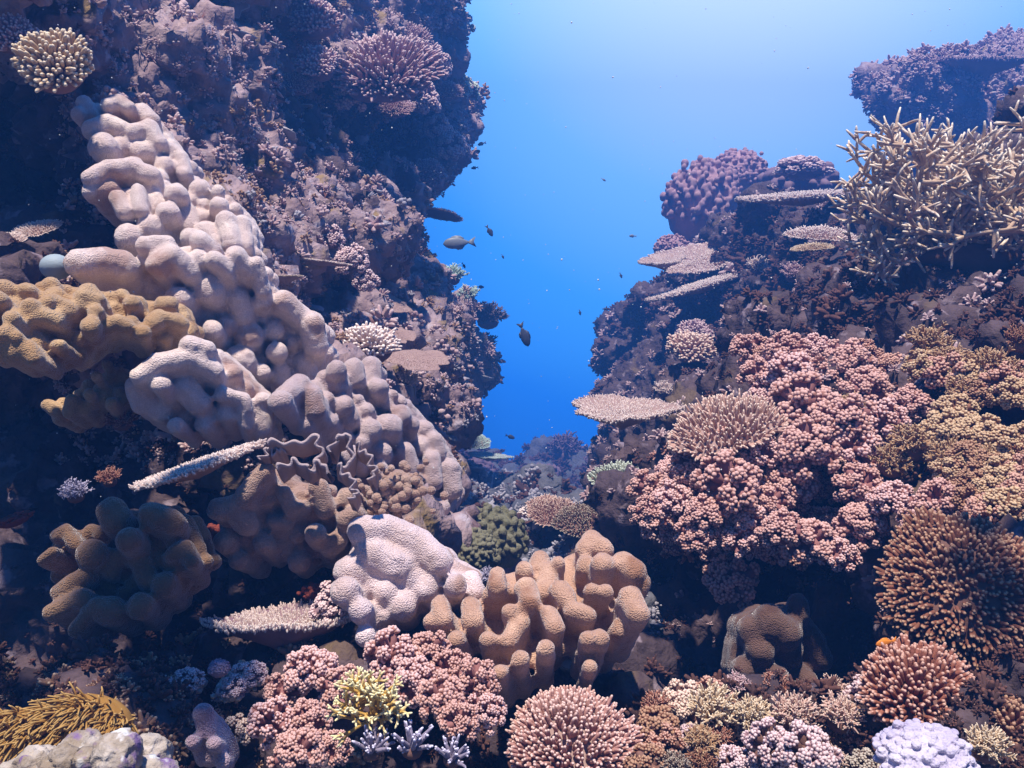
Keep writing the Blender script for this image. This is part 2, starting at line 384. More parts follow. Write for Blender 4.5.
# ------------------------------------------------------------------ leather (soft) corals
def leather(name, label, strokes, depth, material, push=0.10, down=0.5, vox=0.0040, cat='soft coral', group=None, lump=0.10, body=1.1, smooth=3, fill=2.3, fat=1.14, gaps=True, extra=()):
    rdl = random.Random(len(strokes)*7+3)
    strokes = [(r*fat, p) for r, p in strokes]
    if gaps:        # small lobes wherever neighbouring lobes leave a hole between them
        allp = [(x, y, r) for r, p in strokes for x, y in p]
        x0, x1 = min(p[0] for p in allp), max(p[0] for p in allp); y0, y1 = min(p[1] for p in allp), max(p[1] for p in allp)
        for _ in range(1500):
            x, y = rdl.uniform(x0, x1), rdl.uniform(y0, y1)
            d = sorted(math.hypot(x-a, y-b)-r for a, b, r in allp)
            ang = sorted(math.atan2(b-y, a-x) for a, b, r in allp if math.hypot(x-a, y-b) < r+22)
            if len(ang) < 3 or d[0] < 1.5 or d[2] > 13: continue
            gp = max([(ang[(i+1) % len(ang)]-ang[i]) % (2*math.pi) for i in range(len(ang))])
            if gp > 2.9: continue
            r = rdl.uniform(6, 9); strokes.append((-r, [(x, y)])); allp.append((x, y, r))
    pts = [(x, y) for r, path in strokes for x, y in path]
    cx = sum(p[0] for p in pts)/len(pts); cy_ = sum(p[1] for p in pts)/len(pts)
    S = []
    cen = P(cx, cy_, depth(cx, cy_)+push*1.6); cen[2] -= push*0.3
    for r, path in strokes:
        W = []
        dl = rdl.uniform(-0.04, 0.022)
        if r < 0: dl = 0.03; r = -r
        for x, y in path:
            Y = depth(x, y)+dl; W.append((P(x, y, Y), r*Y/F))
        # densify
        D = []
        for (a, ra), (b, rb) in zip(W[:-1], W[1:]):
            k = max(1, int(np.linalg.norm(b-a)/(ra*0.22)))
            for j in range(k): D.append((a+(b-a)*j/k, ra))
        D.append(W[-1])
        for p, rw in D:
            bd = np.array([0, 1.0, -down]); tc_ = cen-p; tc_ = tc_/(np.linalg.norm(tc_)+1e-6)
            bd = bd/np.linalg.norm(bd)*0.75+tc_*0.28
            n = max(4, int(push/(rw*0.3)))
            for j in range(n+1):
                t = j/n
                rad = rw*(1.0+0.02*math.sin(t*5))*(1+t*(body-1))
                # slight narrowing of the neck just under the cap
                rad *= 1-0.13*min(1, t/0.25)
                S.append((p+bd*push*t, (rad,)*3))
    for c, r in extra: S.append((c, r))
    # the body that carries the lobes: fills the gaps between neighbouring lobes from behind
    for i, (r1, p1) in enumerate(strokes):
        r1 = abs(r1)
        for r2, p2 in strokes[i+1:]:
            r2 = abs(r2)
            a, b = min(((u, w) for u in p1 for w in p2), key=lambda t: (t[0][0]-t[1][0])**2+(t[0][1]-t[1][1])**2)
            d = math.hypot(a[0]-b[0], a[1]-b[1])
            if d < (r1+r2)*fill:
                k = max(1, int(d/7))
                for j in range(k+1):
                    x, y = a[0]+(b[0]-a[0])*j/k, a[1]+(b[1]-a[1])*j/k
                    Y = depth(x, y); rw = max(0.7*min(r1, r2), 7)*Y/F
                    for t in (0.5, 0.8):
                        S.append((P(x, y, Y)+np.array([0, push*t+rw*0.25, -push*t*0.4*down]), (rw*(1+t*0.5),)*3))
    V, N, Fc = smooth_mesh(name, S, vox, smooth)
    V = V+N*(fbm(V, 22, 2, 4)*lump*0.03+fbm(V, 60, 2, 9)*0.0022)[:, None]
    base = cen.copy(); base[2] = V[:, 2].min()
    g = Geo(); g.add(V-base, Fc)
    o = link(name, g.mesh(name, M[material]), base)
    return tag(o, label, cat, group)
def plane(cx, cy_, Y0, ax=0.0, ay=0.0):
    return lambda px, py: Y0+ax*(px-cx)+ay*(py-cy_)

leather('leather_coral', 'pale lilac folded leather coral topmost on the left slope, under the yellowish finger coral',
    [(7, [(84, 103), (90, 115)]), (7, [(108, 106), (118, 102), (128, 108)]), (9, [(92, 130), (108, 124), (122, 130)]), (9, [(142, 113), (150, 122)]), (8, [(130, 133), (148, 128), (158, 143)]),
     (9, [(138, 152), (150, 152)]), (7, [(170, 150), (181, 158), (185, 174)]), (9, [(163, 166)]), (8, [(80, 115)]), (13, [(104, 148)]), (9, [(122, 146)]), (12, [(132, 170)]), (9, [(158, 180)])],
    plane(130, 140, 2.15, 0.001, -0.001), 'lea_white', fat=1.2, smooth=2, push=0.11)
leather('leather_coral', 'pale lilac leather coral with upright ridges, second from the top of the left slope',
    [(8, [(90, 178), (108, 169), (132, 167), (152, 176)]), (8, [(92, 191), (110, 188)]), (8, [(118, 198), (124, 212)]), (6, [(138, 190), (140, 210)]), (6, [(151, 184), (158, 204)]), (10, [(168, 213)]),
     (9, [(186, 213), (189, 225)]), (10, [(176, 194)]), (9, [(200, 189)]), (6, [(218, 192)]), (8, [(219, 206)]), (7, [(235, 210)]), (7, [(243, 223), (246, 246)]), (9, [(226, 221), (232, 244)]),
     (9, [(206, 231), (214, 244)]), (8, [(190, 238)]), (11, [(150, 228)]), (12, [(128, 238)]), (8, [(235, 258)])],
    plane(170, 210, 2.0, 0.001, -0.001), 'lea_white', fat=1.2, smooth=2, push=0.12)
leather('leather_coral', 'large pale lilac leather coral with egg shaped lobes, in the middle of the left slope',
    [(13, [(80, 264), (100, 262), (122, 266)]), (9, [(146, 246), (165, 245)]), (10, [(158, 264), (172, 255), (188, 272)]), (9, [(200, 240), (212, 250)]), (9, [(198, 260)]), (8, [(215, 260), (226, 270)]),
     (15, [(208, 290)]), (12, [(178, 300)]), (9, [(236, 256), (246, 270)]), (7, [(256, 264), (263, 290)]), (10, [(238, 298), (244, 316)]), (8, [(262, 302)]), (12, [(250, 336)]), (9, [(226, 326)]),
     (10, [(284, 302), (300, 316)]), (11, [(312, 324), (316, 345)]), (9, [(278, 306)]), (9, [(274, 330)]), (7, [(292, 343)]), (14, [(240, 362)]), (9, [(276, 352)]), (9, [(280, 372), (283, 390)]),
     (11, [(304, 364), (309, 386)]), (8, [(262, 372)]), (9, [(212, 330)])],
    plane(220, 300, 1.88, 0.0012, 0.0005), 'lea_white', fat=1.2, smooth=2, push=0.14)
leather('leather_coral', 'pale lilac leather coral folded into a deep dish, right of the lower mustard coral',
    [(9, [(140, 376), (158, 363), (188, 358), (214, 371)]), (10, [(136, 386), (142, 402), (160, 410)]), (11, [(186, 388), (198, 402)]), (8, [(176, 426)]), (9, [(232, 374)]),
     (7, [(222, 394), (243, 399), (247, 424)]), (11, [(228, 413)]), (8, [(262, 400), (262, 428)]), (9, [(190, 345), (206, 350)]), (9, [(205, 425)]), (9, [(160, 385)])],
    plane(195, 390, 1.72, 0.0008, 0.0004), 'lea_white', fat=1.2, smooth=2, push=0.12)
leather('leather_coral', 'greyish pink leather coral with many rounded thumbs, bordering the blue gap on the left',
    [(9, [(336, 370)]), (9, [(354, 368), (355, 378)]), (10, [(371, 367), (371, 384)]), (10, [(340, 386)]), (10, [(300, 385), (286, 396)]), (9, [(312, 394), (315, 410)]), (8, [(326, 400)]), (11, [(280, 402)]),
     (10, [(343, 406)]), (9, [(378, 388)]), (6, [(392, 396)]), (6, [(401, 402)]), (6, [(358, 400)]), (7, [(386, 404)]), (8, [(366, 411)]), (10, [(400, 415)]), (8, [(411, 425)]), (13, [(388, 428)]),
     (9, [(425, 430)]), (8, [(434, 440), (438, 452)]), (10, [(404, 453), (408, 468)]), (9, [(383, 452)]), (8, [(415, 468)]), (8, [(432, 460), (434, 482)]), (9, [(450, 468), (453, 490)]), (9, [(420, 447)]),
     (9, [(350, 418)]), (8, [(330, 422)]), (9, [(304, 424)]), (8, [(362, 442)]), (10, [(370, 430)]), (11, [(415, 486), (426, 506)]), (9, [(440, 508)]), (10, [(436, 524)]), (9, [(398, 478)]), (9, [(380, 470)]), (9, [(352, 455)])],
    plane(370, 440, 2.0, 0.003, -0.0008), 'lea_grey', fat=1.18, smooth=2, push=0.13)
leather('leather_coral', 'brown leather coral with crinkled stubby lobes, above the dark hollow on the left',
    [(10, [(218, 508), (234, 506), (246, 524)]), (9, [(248, 495), (256, 482), (266, 474)]), (8, [(285, 492), (291, 508)]), (7, [(302, 505)]), (7, [(274, 522), (286, 522)]), (8, [(298, 532)]),
     (10, [(318, 488), (326, 508)]), (9, [(346, 498)]), (9, [(345, 520), (355, 514)]), (9, [(330, 548), (338, 540)]), (11, [(226, 542)]), (11, [(264, 544)]), (10, [(300, 562)]), (10, [(316, 533)]), (8, [(268, 500)]), (9, [(240, 560)])],
    plane(290, 520, 1.55, 0.0004, 0.0003), 'lea_brown', push=0.12, lump=0.2)
leather('leather_coral', 'bright pale pink leather coral mound low in the centre left, with a smooth broad top',
    [(13, [(362, 532), (388, 530), (418, 544), (438, 562)]), (15, [(352, 572)]), (12, [(374, 584)]), (9, [(396, 560)]), (11, [(430, 574), (425, 590)]), (10, [(456, 586)]), (8, [(472, 579), (475, 592)]),
     (11, [(386, 592)]), (13, [(402, 606)]), (11, [(360, 610)]), (9, [(366, 636)]), (10, [(440, 605)]), (9, [(376, 550)]), (15, [(372, 552), (398, 566)]), (14, [(410, 578)]), (13, [(345, 592)])],
    plane(410, 580, 1.5, 0.0005, -0.0012), 'lea_pink', push=0.13, fat=1.25)
G_S = [(8, [(497, 576), (496, 588)]), (8, [(490, 596)]), (8, [(506, 592)]), (8, [(540, 560), (536, 570)]), (7, [(558, 563)]), (8, [(524, 571)]), (10, [(549, 574), (545, 592)]), (9, [(586, 550), (592, 540), (604, 550)]),
       (9, [(586, 566)]), (11, [(603, 566)]), (11, [(624, 564), (633, 572)]), (8, [(642, 584)]), (10, [(526, 588), (530, 602)]), (8, [(510, 612)]), (9, [(520, 624), (508, 642)]), (8, [(549, 614), (556, 628)]),
       (8, [(573, 610), (588, 616)]), (7, [(592, 591)]), (7, [(606, 592)]), (10, [(630, 598), (638, 614)]), (9, [(600, 640)]), (9, [(546, 650)]), (9, [(470, 606), (472, 622)]), (8, [(440, 604), (443, 620)]), (7, [(430, 622)]),
       (8, [(588, 640)]), (9, [(520, 660)]), (7, [(590, 668)]), (9, [(488, 640)]), (8, [(456, 640)]), (9, [(560, 590), (566, 600)]), (9, [(620, 630)]), (8, [(500, 672)])]
leather('leather_coral', 'tan leather coral with tall thumb shaped lobes, in the centre foreground',
    G_S, plane(550, 610, 1.42, 0.0, -0.0016), 'lea_tan', push=0.15, down=1.0, body=1.3, fat=1.2, smooth=5, gaps=False)
def lumps(x0, x1, f, hgt, r, n, seed, curl=0.5):
    rd = random.Random(seed); out = []
    for k in range(n):
        x = rd.uniform(x0, x1); t = rd.random(); y = f(x)+t*hgt; rr = rd.uniform(*r)
        if rd.random() < curl: out.append((rr, [(x, y), (x+rd.uniform(-1, 1)*rr*1.8, y+rd.uniform(-.4, .8)*rr*1.4)]))
        else: out.append((rr, [(x, y)]))
    return out
leather('leather_coral', 'mustard yellow leather coral ledge with knobbly lobes, at the left edge of the photo',
    lumps(-30, 60, lambda x: 287+0.02*x, 60, (7, 11), 26, 2)+lumps(50, 180, lambda x: 283+0.18*(x-50), 36, (6, 10), 32, 3)+[(7, [(168, 318), (182, 324)]), (8, [(28, 348), (34, 358)]), (7, [(60, 345)]), (7, [(80, 338)]), (9, [(110, 325)])],
    plane(90, 310, 1.62, 0.0012, -0.001), 'lea_yellow', push=0.09, fat=1.02, smooth=2)
leather('leather_coral', 'small mustard yellow leather coral in two rows, below the large mustard ledge',
    [(6, [(48, 405), (58, 412)]), (6, [(72, 400), (70, 412)]), (7, [(85, 408)]), (6, [(100, 390), (105, 400)]), (6, [(120, 392), (126, 400)]), (7, [(112, 404)]), (5, [(108, 365), (110, 370)]), (5, [(97, 376)]), (7, [(60, 418)]), (6, [(90, 395)])],
    plane(90, 400, 1.72), 'lea_yellow', push=0.08)
leather('leather_coral', 'olive brown leather coral with fat curled folds, in the shade at lower left',
    [(14, [(112, 512), (116, 520)]), (7, [(58, 536), (66, 530), (76, 545)]), (6, [(42, 560), (52, 552)]), (8, [(60, 592), (85, 576)]), (8, [(52, 612), (82, 598)]), (7, [(75, 630), (98, 604)]),
     (9, [(112, 570), (118, 556), (138, 558), (148, 580)]), (12, [(150, 515), (172, 522)]), (8, [(172, 555), (185, 548), (192, 562)]), (13, [(110, 612)]), (12, [(140, 606)]), (13, [(130, 540)]), (14, [(92, 555)]), (12, [(165, 585)])],
    plane(115, 570, 1.38, -0.0002, -0.0004), 'lea_olive', push=0.12, body=1.4)
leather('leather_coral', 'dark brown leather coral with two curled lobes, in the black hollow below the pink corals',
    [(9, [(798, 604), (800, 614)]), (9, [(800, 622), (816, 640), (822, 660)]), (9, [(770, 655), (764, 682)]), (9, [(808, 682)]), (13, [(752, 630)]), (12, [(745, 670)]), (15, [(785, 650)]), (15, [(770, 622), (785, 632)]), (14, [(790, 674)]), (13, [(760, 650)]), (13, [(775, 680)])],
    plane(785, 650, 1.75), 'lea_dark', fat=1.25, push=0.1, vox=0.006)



# ------------------------------------------------------------------ hard coral templates (unit radius, growing along +Z)
def disc_points(n, irregular=0.12, seed=0):
    rg = np.random.default_rng(seed)
    i = np.arange(n)+0.5; r = np.sqrt(i/n); th = i*2.399963+rg.normal(size=n)*0.05
    ph = rg.uniform(0, 6.28, 4)
    k = 1+irregular*(np.sin(2*th+ph[0])*0.5+np.sin(3*th+ph[1])*0.6+np.sin(7*th+ph[2])*0.35+np.sin(11*th+ph[3])*0.2)
    r = r*(1+rg.normal(size=n)*0.02)
    return np.stack([r*k*np.cos(th), r*k*np.sin(th)], 1), r, th, k

def t_table(seed, n=520, dome=0.0, L=0.09, r0=0.03, thick=0.05, lean=0.9, irregular=0.12, bowl=0.0, rim=0.35, sides=6, r1=None, stalk=0.28, rimn=150):
    """plate coral: 'plate' with a stalk, and its many short 'branchlets'"""
    xy, r, th, k = disc_points(n, irregular, seed)
    h = lambda rr: dome*(1-rr**2)+bowl*rr**2
    base = np.column_stack([xy, h(r)-0.01])
    out = np.column_stack([np.cos(th), np.sin(th), np.zeros(n)])
    nz_ = rng.normal(size=(n, 3))*0.13
    d = out*(r**1.5)[:, None]*lean+np.array([0, 0, 1.0])+nz_
    g = Geo()
    ln = L*(1+0.22*rng.normal(size=n)).clip(.5, 1.6)*(1-0.2*r)
    fingers(g, base, d, ln, r0, r0*0.62 if r1 is None else r1, sides)
    if rim:
        m = rimn; t2 = np.linspace(0, 2*math.pi, m, endpoint=False)+rng.normal(size=m)*0.02
        idx = np.searchsorted(np.sort(th % (2*math.pi)), t2) % n; kk = k[np.argsort(th % (2*math.pi))][idx]
        bp = np.column_stack([kk*np.cos(t2)*0.98, kk*np.sin(t2)*0.98, np.full(m, h(1.0)-thick*0.5)+rng.normal(size=m)*thick*0.2])
        dd = np.column_stack([np.cos(t2), np.sin(t2), 0.35+0.2*rng.normal(size=m)])
        fingers(g, bp, dd, L*rim*2, r0*1.05, r0*0.7, sides)
    gb = Geo(); nr, na = 14, 64
    tt = np.linspace(0, 2*math.pi, na, endpoint=False); ph = None
    srt = np.argsort(th % (2*math.pi)); kk = np.interp(tt, (th % (2*math.pi))[srt], k[srt], period=2*math.pi)
    rows = []
    for j in range(nr+1):
        rr = j/nr; rows.append(np.column_stack([rr*kk*np.cos(tt), rr*kk*np.sin(tt), np.full(na, h(rr))]))
    for j in range(nr, -1, -1):
        rr = j/nr
        zz = h(rr)-thick*(1-0.4*rr)-stalk*max(0, 1-rr/0.45)**1.5*1.2-0.10*(1-rr)
        rows.append(np.column_stack([rr*kk*np.cos(tt)*0.99, rr*kk*np.sin(tt)*0.99, np.full(na, zz)]))
    Vb = np.concatenate(rows); Vb += (fbm(Vb, 5, 3, seed)*0.018)[:, None]*np.array([0, 0, 1])
    nrow = len(rows); I = np.arange(nrow*na).reshape(nrow, na)
    q = np.stack([I[:-1].ravel(), I[1:].ravel(), np.roll(I, -1, 1)[1:].ravel(), np.roll(I, -1, 1)[:-1].ravel()], 1)
    gb.add(Vb, [q])
    return [('plate', gb), ('branchlets', g)]

def t_digitate(seed, n=230, L=0.30, r0=0.062, zmin=-0.05, flat=0.65, taper=0.62, sides=7, jitter=0.12):
    d = fib(n, zmin)+rng.normal(size=(n, 3))*0.035
    d = d*(1+0.22*fbm(d, 1.3, 2, seed+40))[:, None]
    base = d*np.array([0.72, 0.72, 0.72*flat])
    dirs = d*np.array([1, 1, 1.0])+np.array([0, 0, 0.35])+rng.normal(size=(n, 3))*jitter
    g = Geo(); ln = L*(1+0.16*rng.normal(size=n)+0.7*fbm(d, 1.7, 2, seed)).clip(.45, 1.35)
    fingers(g, base, dirs, ln, r0, r0*taper, sides)
    gb = Geo(); v, f = ICO[3]; v = v*np.array([0.76, 0.76, 0.76*flat]); v = v*(0.97+0.22*fbm(v/0.76, 1.3, 2, seed+40)+fbm(v, 3, 3, seed)*0.05)[:, None]
    gb.add(v-np.array([0, 0, 0.04]), [f])
    return [('base', gb), ('branches', g)]

def t_cauliflower(seed, nb=24, nubs=15, zmin=-0.25):
    rg = np.random.default_rng(seed)
    D = fib(nb, zmin)+rg.normal(size=(nb, 3))*0.10; D /= np.linalg.norm(D, axis=1, keepdims=True)
    reach = 0.74*(1+0.13*rg.normal(size=nb)).clip(.7, 1.25)
    g = Geo(); gb = Geo()
    fingers(gb, D*0.05, D, reach, 0.12, 0.17, 6, bend=0.05)
    v, f = ICO[2]; gb.add(v*np.array([.5, .5, .42]), [f])
    cs, rs, ts, fb, fd, fl = [], [], [], [], [], []
    for d, re in zip(D, reach):
        w = fib(nubs, 0.0)+rg.normal(size=(nubs, 3))*0.12
        z = d; x = np.cross(z, [0.3, 0.8, 0.5]); x /= np.linalg.norm(x); y = np.cross(z, x)
        W = w[:, :1]*x+w[:, 1:2]*y+w[:, 2:]*z
        rad = 0.20*rg.uniform(.85, 1.15)
        fb.append(d*re+W*rad*0.35); fd.append(W+d*0.25); fl.append(rad*(0.85+0.15*rg.random(nubs)))
    fb = np.concatenate(fb); fd = np.concatenate(fd); fl = np.concatenate(fl)
    N = len(fb); dd = fd/np.linalg.norm(fd, axis=1, keepdims=True)
    s = np.array([0, 0.5, 0.8, 1.0]); paths = fb[:, None]+dd[:, None]*fl[:, None, None]*s[None, :, None]
    rad = np.stack([np.full(N, .060), np.full(N, .066), np.full(N, .068), np.full(N, .044)], 1)*rg.uniform(.8, 1.2, N)[:, None]
    tubes(g, paths, rad, 6)
    return [('base', gb), ('branches', g)]

def t_bush(seed, nb=60, sub=7, L=0.55, spread=1.0, r=0.035, up=0.5, zmin=0.0):
    """open branching acropora: main branches each with side branchlets"""
    rg = np.random.default_rng(seed); g = Geo(); gb = Geo()
    D = fib(nb, zmin)*np.array([spread, spread, 1])+np.array([0, 0, up])+rg.normal(size=(nb, 3))*0.15
    D /= np.linalg.norm(D, axis=1, keepdims=True)
    B = D*0.30*rg.uniform(.5, 1.2, (nb, 1))
    ln = L*rg.uniform(.75, 1.2, nb)
    fingers(g, B, D, ln, r*1.3, r*0.7, 6, bend=0.1)
    t = rg.uniform(0.35, 0.95, (nb, sub))
    SB = (B[:, None]+D[:, None]*(ln[:, None]*t)[:, :, None]).reshape(-1, 3)
    SD = np.repeat(D, sub, 0)*0.9+rg.normal(size=(nb*sub, 3))*0.6
    fingers(g, SB, SD, 0.17*rg.uniform(.6, 1.3, nb*sub), r*0.85, r*0.55, 6, tips=(np.full(nb*sub, .3), np.ones(nb*sub)))
    v, f = ICO[2]; gb.add(v*np.array([0.42, 0.42, 0.30]), [f])
    return [('base', gb), ('branches', g)]

def t_lumps(seed, n=60, zmin=-0.2, r=(0.16, 0.24), flat=0.85, vox=0.035, sm=2, core=0.82, jit=0.06):
    rg = np.random.default_rng(seed); d = fib(n, zmin)+rg.normal(size=(n, 3))*0.05
    S = [((0, 0, 0), (core, core, core*flat))]+[(x*np.array([core, core, core*flat])*(1+rg.normal()*jit), (rg.uniform(*r),)*3) for x in d]
    V, N, Fc = smooth_mesh('t', S, vox, sm); V = V+N*(fbm(V, 6, 3, seed)*0.02)[:, None]
    g = Geo(); g.add(V, Fc); return [('body', g)]

_mc = {}
class Tmpl:
    def __init__(s, parts): s.parts = parts; s.id = len(_mc)+random.random()
    def mesh(s, i, m):
        k = (s.id, i, m)
        if k not in _mc: _mc[k] = s.parts[i][1].mesh(s.parts[i][0], M[m])
        return _mc[k]
COUNT = {}
def put(T, name, px, py, Y, rpx, label, cat, mats, rx=0, ry=0, rz=None, sc=(1, 1, 1), group=None):
    Y = far(Y); r = rpx*Y/F
    rz = random.uniform(0, 360) if rz is None else rz
    rot = (Matrix.Rotation(R(ry), 3, 'Y') @ Matrix.Rotation(R(rx), 3, 'X') @ Matrix.Rotation(R(rz), 3, 'Z')).to_euler()
    if isinstance(mats, str): mats = (mats, mats)
    loc = P(px, py, Y)
    if len(T.parts) == 1:
        o = link(name, T.mesh(0, mats[-1]), loc); o.rotation_euler = rot; o.scale = [r*k for k in sc]
        return tag(o, label, cat, group)
    root = empty(name, loc, label, cat, group, rot); root.scale = [r*k for k in sc]
    for i, (pn, _) in enumerate(T.parts):
        link(pn, T.mesh(i, mats[i]), (0, 0, 0), root)
    return root

M['pk_b'] = mat('pink branch base', (0.26, 0.11, 0.10), (0.34, 0.15, 0.13), scale=20, bump=0.3)
M['pk_t'] = mat('pink branch', (0.33, 0.15, 0.11), (0.42, 0.21, 0.155), (0.66, 0.40, 0.33), scale=16, bump=0.5, bump_scale=260)
M['pk_t2'] = mat('pale pink branch', (0.40, 0.18, 0.14), (0.50, 0.26, 0.20), (0.74, 0.49, 0.44), scale=16, bump=0.5, bump_scale=260)
M['ylw_t'] = mat('ochre yellow branch', (0.32, 0.165, 0.08), (0.40, 0.23, 0.115), (0.62, 0.44, 0.26), scale=16, bump=0.5, bump_scale=260)
M['ylw_b'] = mat('ochre base', (0.24, 0.12, 0.07), (0.30, 0.14, 0.08), scale=16, bump=0.3)
M['orn_t'] = mat('orange brown branch', (0.17, 0.065, 0.035), (0.24, 0.09, 0.05), (0.46, 0.27, 0.16), scale=16, bump=0.5, bump_scale=300)
M['red_t'] = mat('red brown branch', (0.25, 0.085, 0.05), (0.33, 0.12, 0.07), (0.62, 0.37, 0.27), scale=16, bump=0.5, bump_scale=300)
M['brn_b'] = mat('brown base', (0.16, 0.08, 0.06), (0.22, 0.11, 0.08), scale=12, bump=0.4)
M['tan_t'] = mat('tan pink branch', (0.46, 0.28, 0.22), (0.54, 0.33, 0.25), (0.80, 0.62, 0.48), scale=14, bump=0.5, bump_scale=260)
M['pnkdig'] = mat('dusty pink finger', (0.40, 0.20, 0.16), (0.48, 0.25, 0.20), (0.76, 0.53, 0.44), scale=14, bump=0.5, bump_scale=300)
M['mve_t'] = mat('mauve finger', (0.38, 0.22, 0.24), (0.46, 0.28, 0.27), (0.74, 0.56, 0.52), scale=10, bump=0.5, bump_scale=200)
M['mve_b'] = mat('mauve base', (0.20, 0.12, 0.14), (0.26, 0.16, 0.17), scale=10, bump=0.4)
M['crm_t'] = mat('cream finger', (0.50, 0.34, 0.20), (0.58, 0.42, 0.26), (0.84, 0.70, 0.50), scale=12, bump=0.5, bump_scale=260)
M['wht_t'] = mat('whitish branchlet', (0.60, 0.44, 0.38), (0.68, 0.52, 0.45), (0.92, 0.80, 0.70), scale=12, bump=0.4, bump_scale=260)
M['wht_b'] = mat('pale brown plate', (0.30, 0.19, 0.16), (0.36, 0.24, 0.20), scale=14, bump=0.5, bump_scale=150)
M['grn_t'] = mat('pale green branchlet', (0.34, 0.36, 0.26), (0.42, 0.44, 0.32), (0.74, 0.80, 0.66), scale=12, bump=0.4)
M['teal_t'] = mat('pale teal crust', (0.36, 0.48, 0.42), (0.46, 0.56, 0.48), (0.70, 0.82, 0.70), scale=12, bump=0.4)
M['dbr_t'] = mat('dark brown branchlet', (0.16, 0.10, 0.07), (0.20, 0.13, 0.09), (0.52, 0.44, 0.34), scale=12, bump=0.4)
M['stag'] = mat('tan staghorn branch', (0.44, 0.29, 0.19), (0.54, 0.38, 0.25), (0.92, 0.80, 0.62), scale=18, bump=0.6, bump_scale=180)
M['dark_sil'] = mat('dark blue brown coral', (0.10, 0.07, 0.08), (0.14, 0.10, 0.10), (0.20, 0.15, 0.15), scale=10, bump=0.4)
M['grn_bld'] = mat('olive green boulder coral', (0.14, 0.13, 0.07), (0.20, 0.18, 0.11), scale=10, bump=0.5, bump_scale=200, cells=True)
M['purple'] = mat('dull purple coral', (0.25, 0.17, 0.22), (0.34, 0.25, 0.30), scale=12, bump=0.5, bump_scale=200)
M['wht_lob'] = mat('white lilac lobed coral', (0.40, 0.34, 0.46), (0.62, 0.56, 0.64), scale=14, bump=0.5, bump_scale=320, cells=True)
M['fire_t'] = mat('yellow fire coral', (0.50, 0.28, 0.06), (0.62, 0.40, 0.10), (0.88, 0.80, 0.46), scale=20, bump=0.4)
M['anem'] = mat('golden tentacle', (0.26, 0.12, 0.02), (0.36, 0.19, 0.04), (0.48, 0.30, 0.10), scale=30, bump=0)
M['blade'] = mat('lilac blade coral', (0.22, 0.18, 0.24), (0.30, 0.26, 0.33), (0.80, 0.74, 0.86), scale=20, bump=0.4)
M['pale_rock'] = mat('pale crusted rock', (0.26, 0.20, 0.14), (0.50, 0.43, 0.36), scale=16, bump=1.0, bump_scale=70, bdist=0.008, contrast=1.6,
                     spots=[((0.20, 0.12, 0.24), 26, 0.58), ((0.62, 0.60, 0.56), 34, 0.6)])
M['red_spg'] = mat('red orange sponge', (0.16, 0.03, 0.02), (0.22, 0.05, 0.025), (0.3, 0.08, 0.04), scale=16, bump=0.8, bump_scale=120)
M['grey_ball'] = mat('blue grey smooth skin', (0.26, 0.32, 0.34), (0.32, 0.38, 0.40), scale=10, bump=0.2, bump_scale=200, rough=0.6)
M['fish_dk'] = mat('dark fish skin', (0.03, 0.035, 0.05), (0.06, 0.06, 0.08), scale=30, bump=0, rough=0.5)
M['fish_gr'] = mat('grey fish skin', (0.16, 0.18, 0.20), (0.22, 0.24, 0.26), scale=30, bump=0, rough=0.45)
M['fish_or'] = mat('orange fish skin', (0.70, 0.20, 0.02), (0.80, 0.28, 0.03), scale=30, bump=0, rough=0.45)

CAU = [Tmpl(t_cauliflower(s, nb=22+3*(s % 3), nubs=17+s % 3)) for s in range(5)]
DIG = [Tmpl(t_digitate(s, n=300, L=.24, r0=.06, taper=.8)) for s in (1, 2)]
DIGX = Tmpl(t_digitate(17, n=1500, L=0.11, r0=0.022, flat=0.6, taper=.8, jitter=.14, sides=6))
DIGY = Tmpl(t_digitate(23, n=1250, L=0.14, r0=0.026, flat=0.6, taper=.75, jitter=.10, sides=6))
DIGF = Tmpl(t_digitate(4, n=620, L=0.22, r0=0.034, flat=0.45, zmin=0.0))
DIGB = Tmpl(t_digitate(5, n=760, L=0.17, r0=0.036, flat=0.6, taper=.75, jitter=.10))
COR = [Tmpl(t_table(s, n=430, dome=0.22, L=0.22, r0=0.032, lean=0.8)) for s in (3, 6)]
TABF = Tmpl(t_table(21, n=1500, L=0.055, r0=0.019, bowl=0.0, irregular=0.16, rimn=240, rim=0.7, stalk=0.02, thick=0.06))
TAB = [Tmpl(t_table(s, n=1200, L=0.045, r0=0.018, bowl=0.10, irregular=0.22, rimn=220, rim=0.6, stalk=0.06)) for s in (8, 9, 15)]
BUSH = [Tmpl(t_bush(s)) for s in (1, 2)]
BLD = Tmpl(t_bush(12, nb=16, sub=3, L=0.75, r=0.085, zmin=0.2))
BUSHY = [Tmpl(t_bush(s, nb=70, sub=8, L=0.5, r=0.038)) for s in (5, 6)]
BUB = Tmpl(t_lumps(3, n=300, r=(0.055, 0.095), vox=0.02, core=0.92, sm=1, jit=.05))
BOLD = Tmpl(t_lumps(4, n=150, r=(0.085, 0.12), vox=0.025, core=0.93, sm=2, jit=0.008))
ROUGH = Tmpl(t_lumps(6, n=90, r=(0.09, 0.22), vox=0.028, core=0.80, jit=0.12, sm=1))

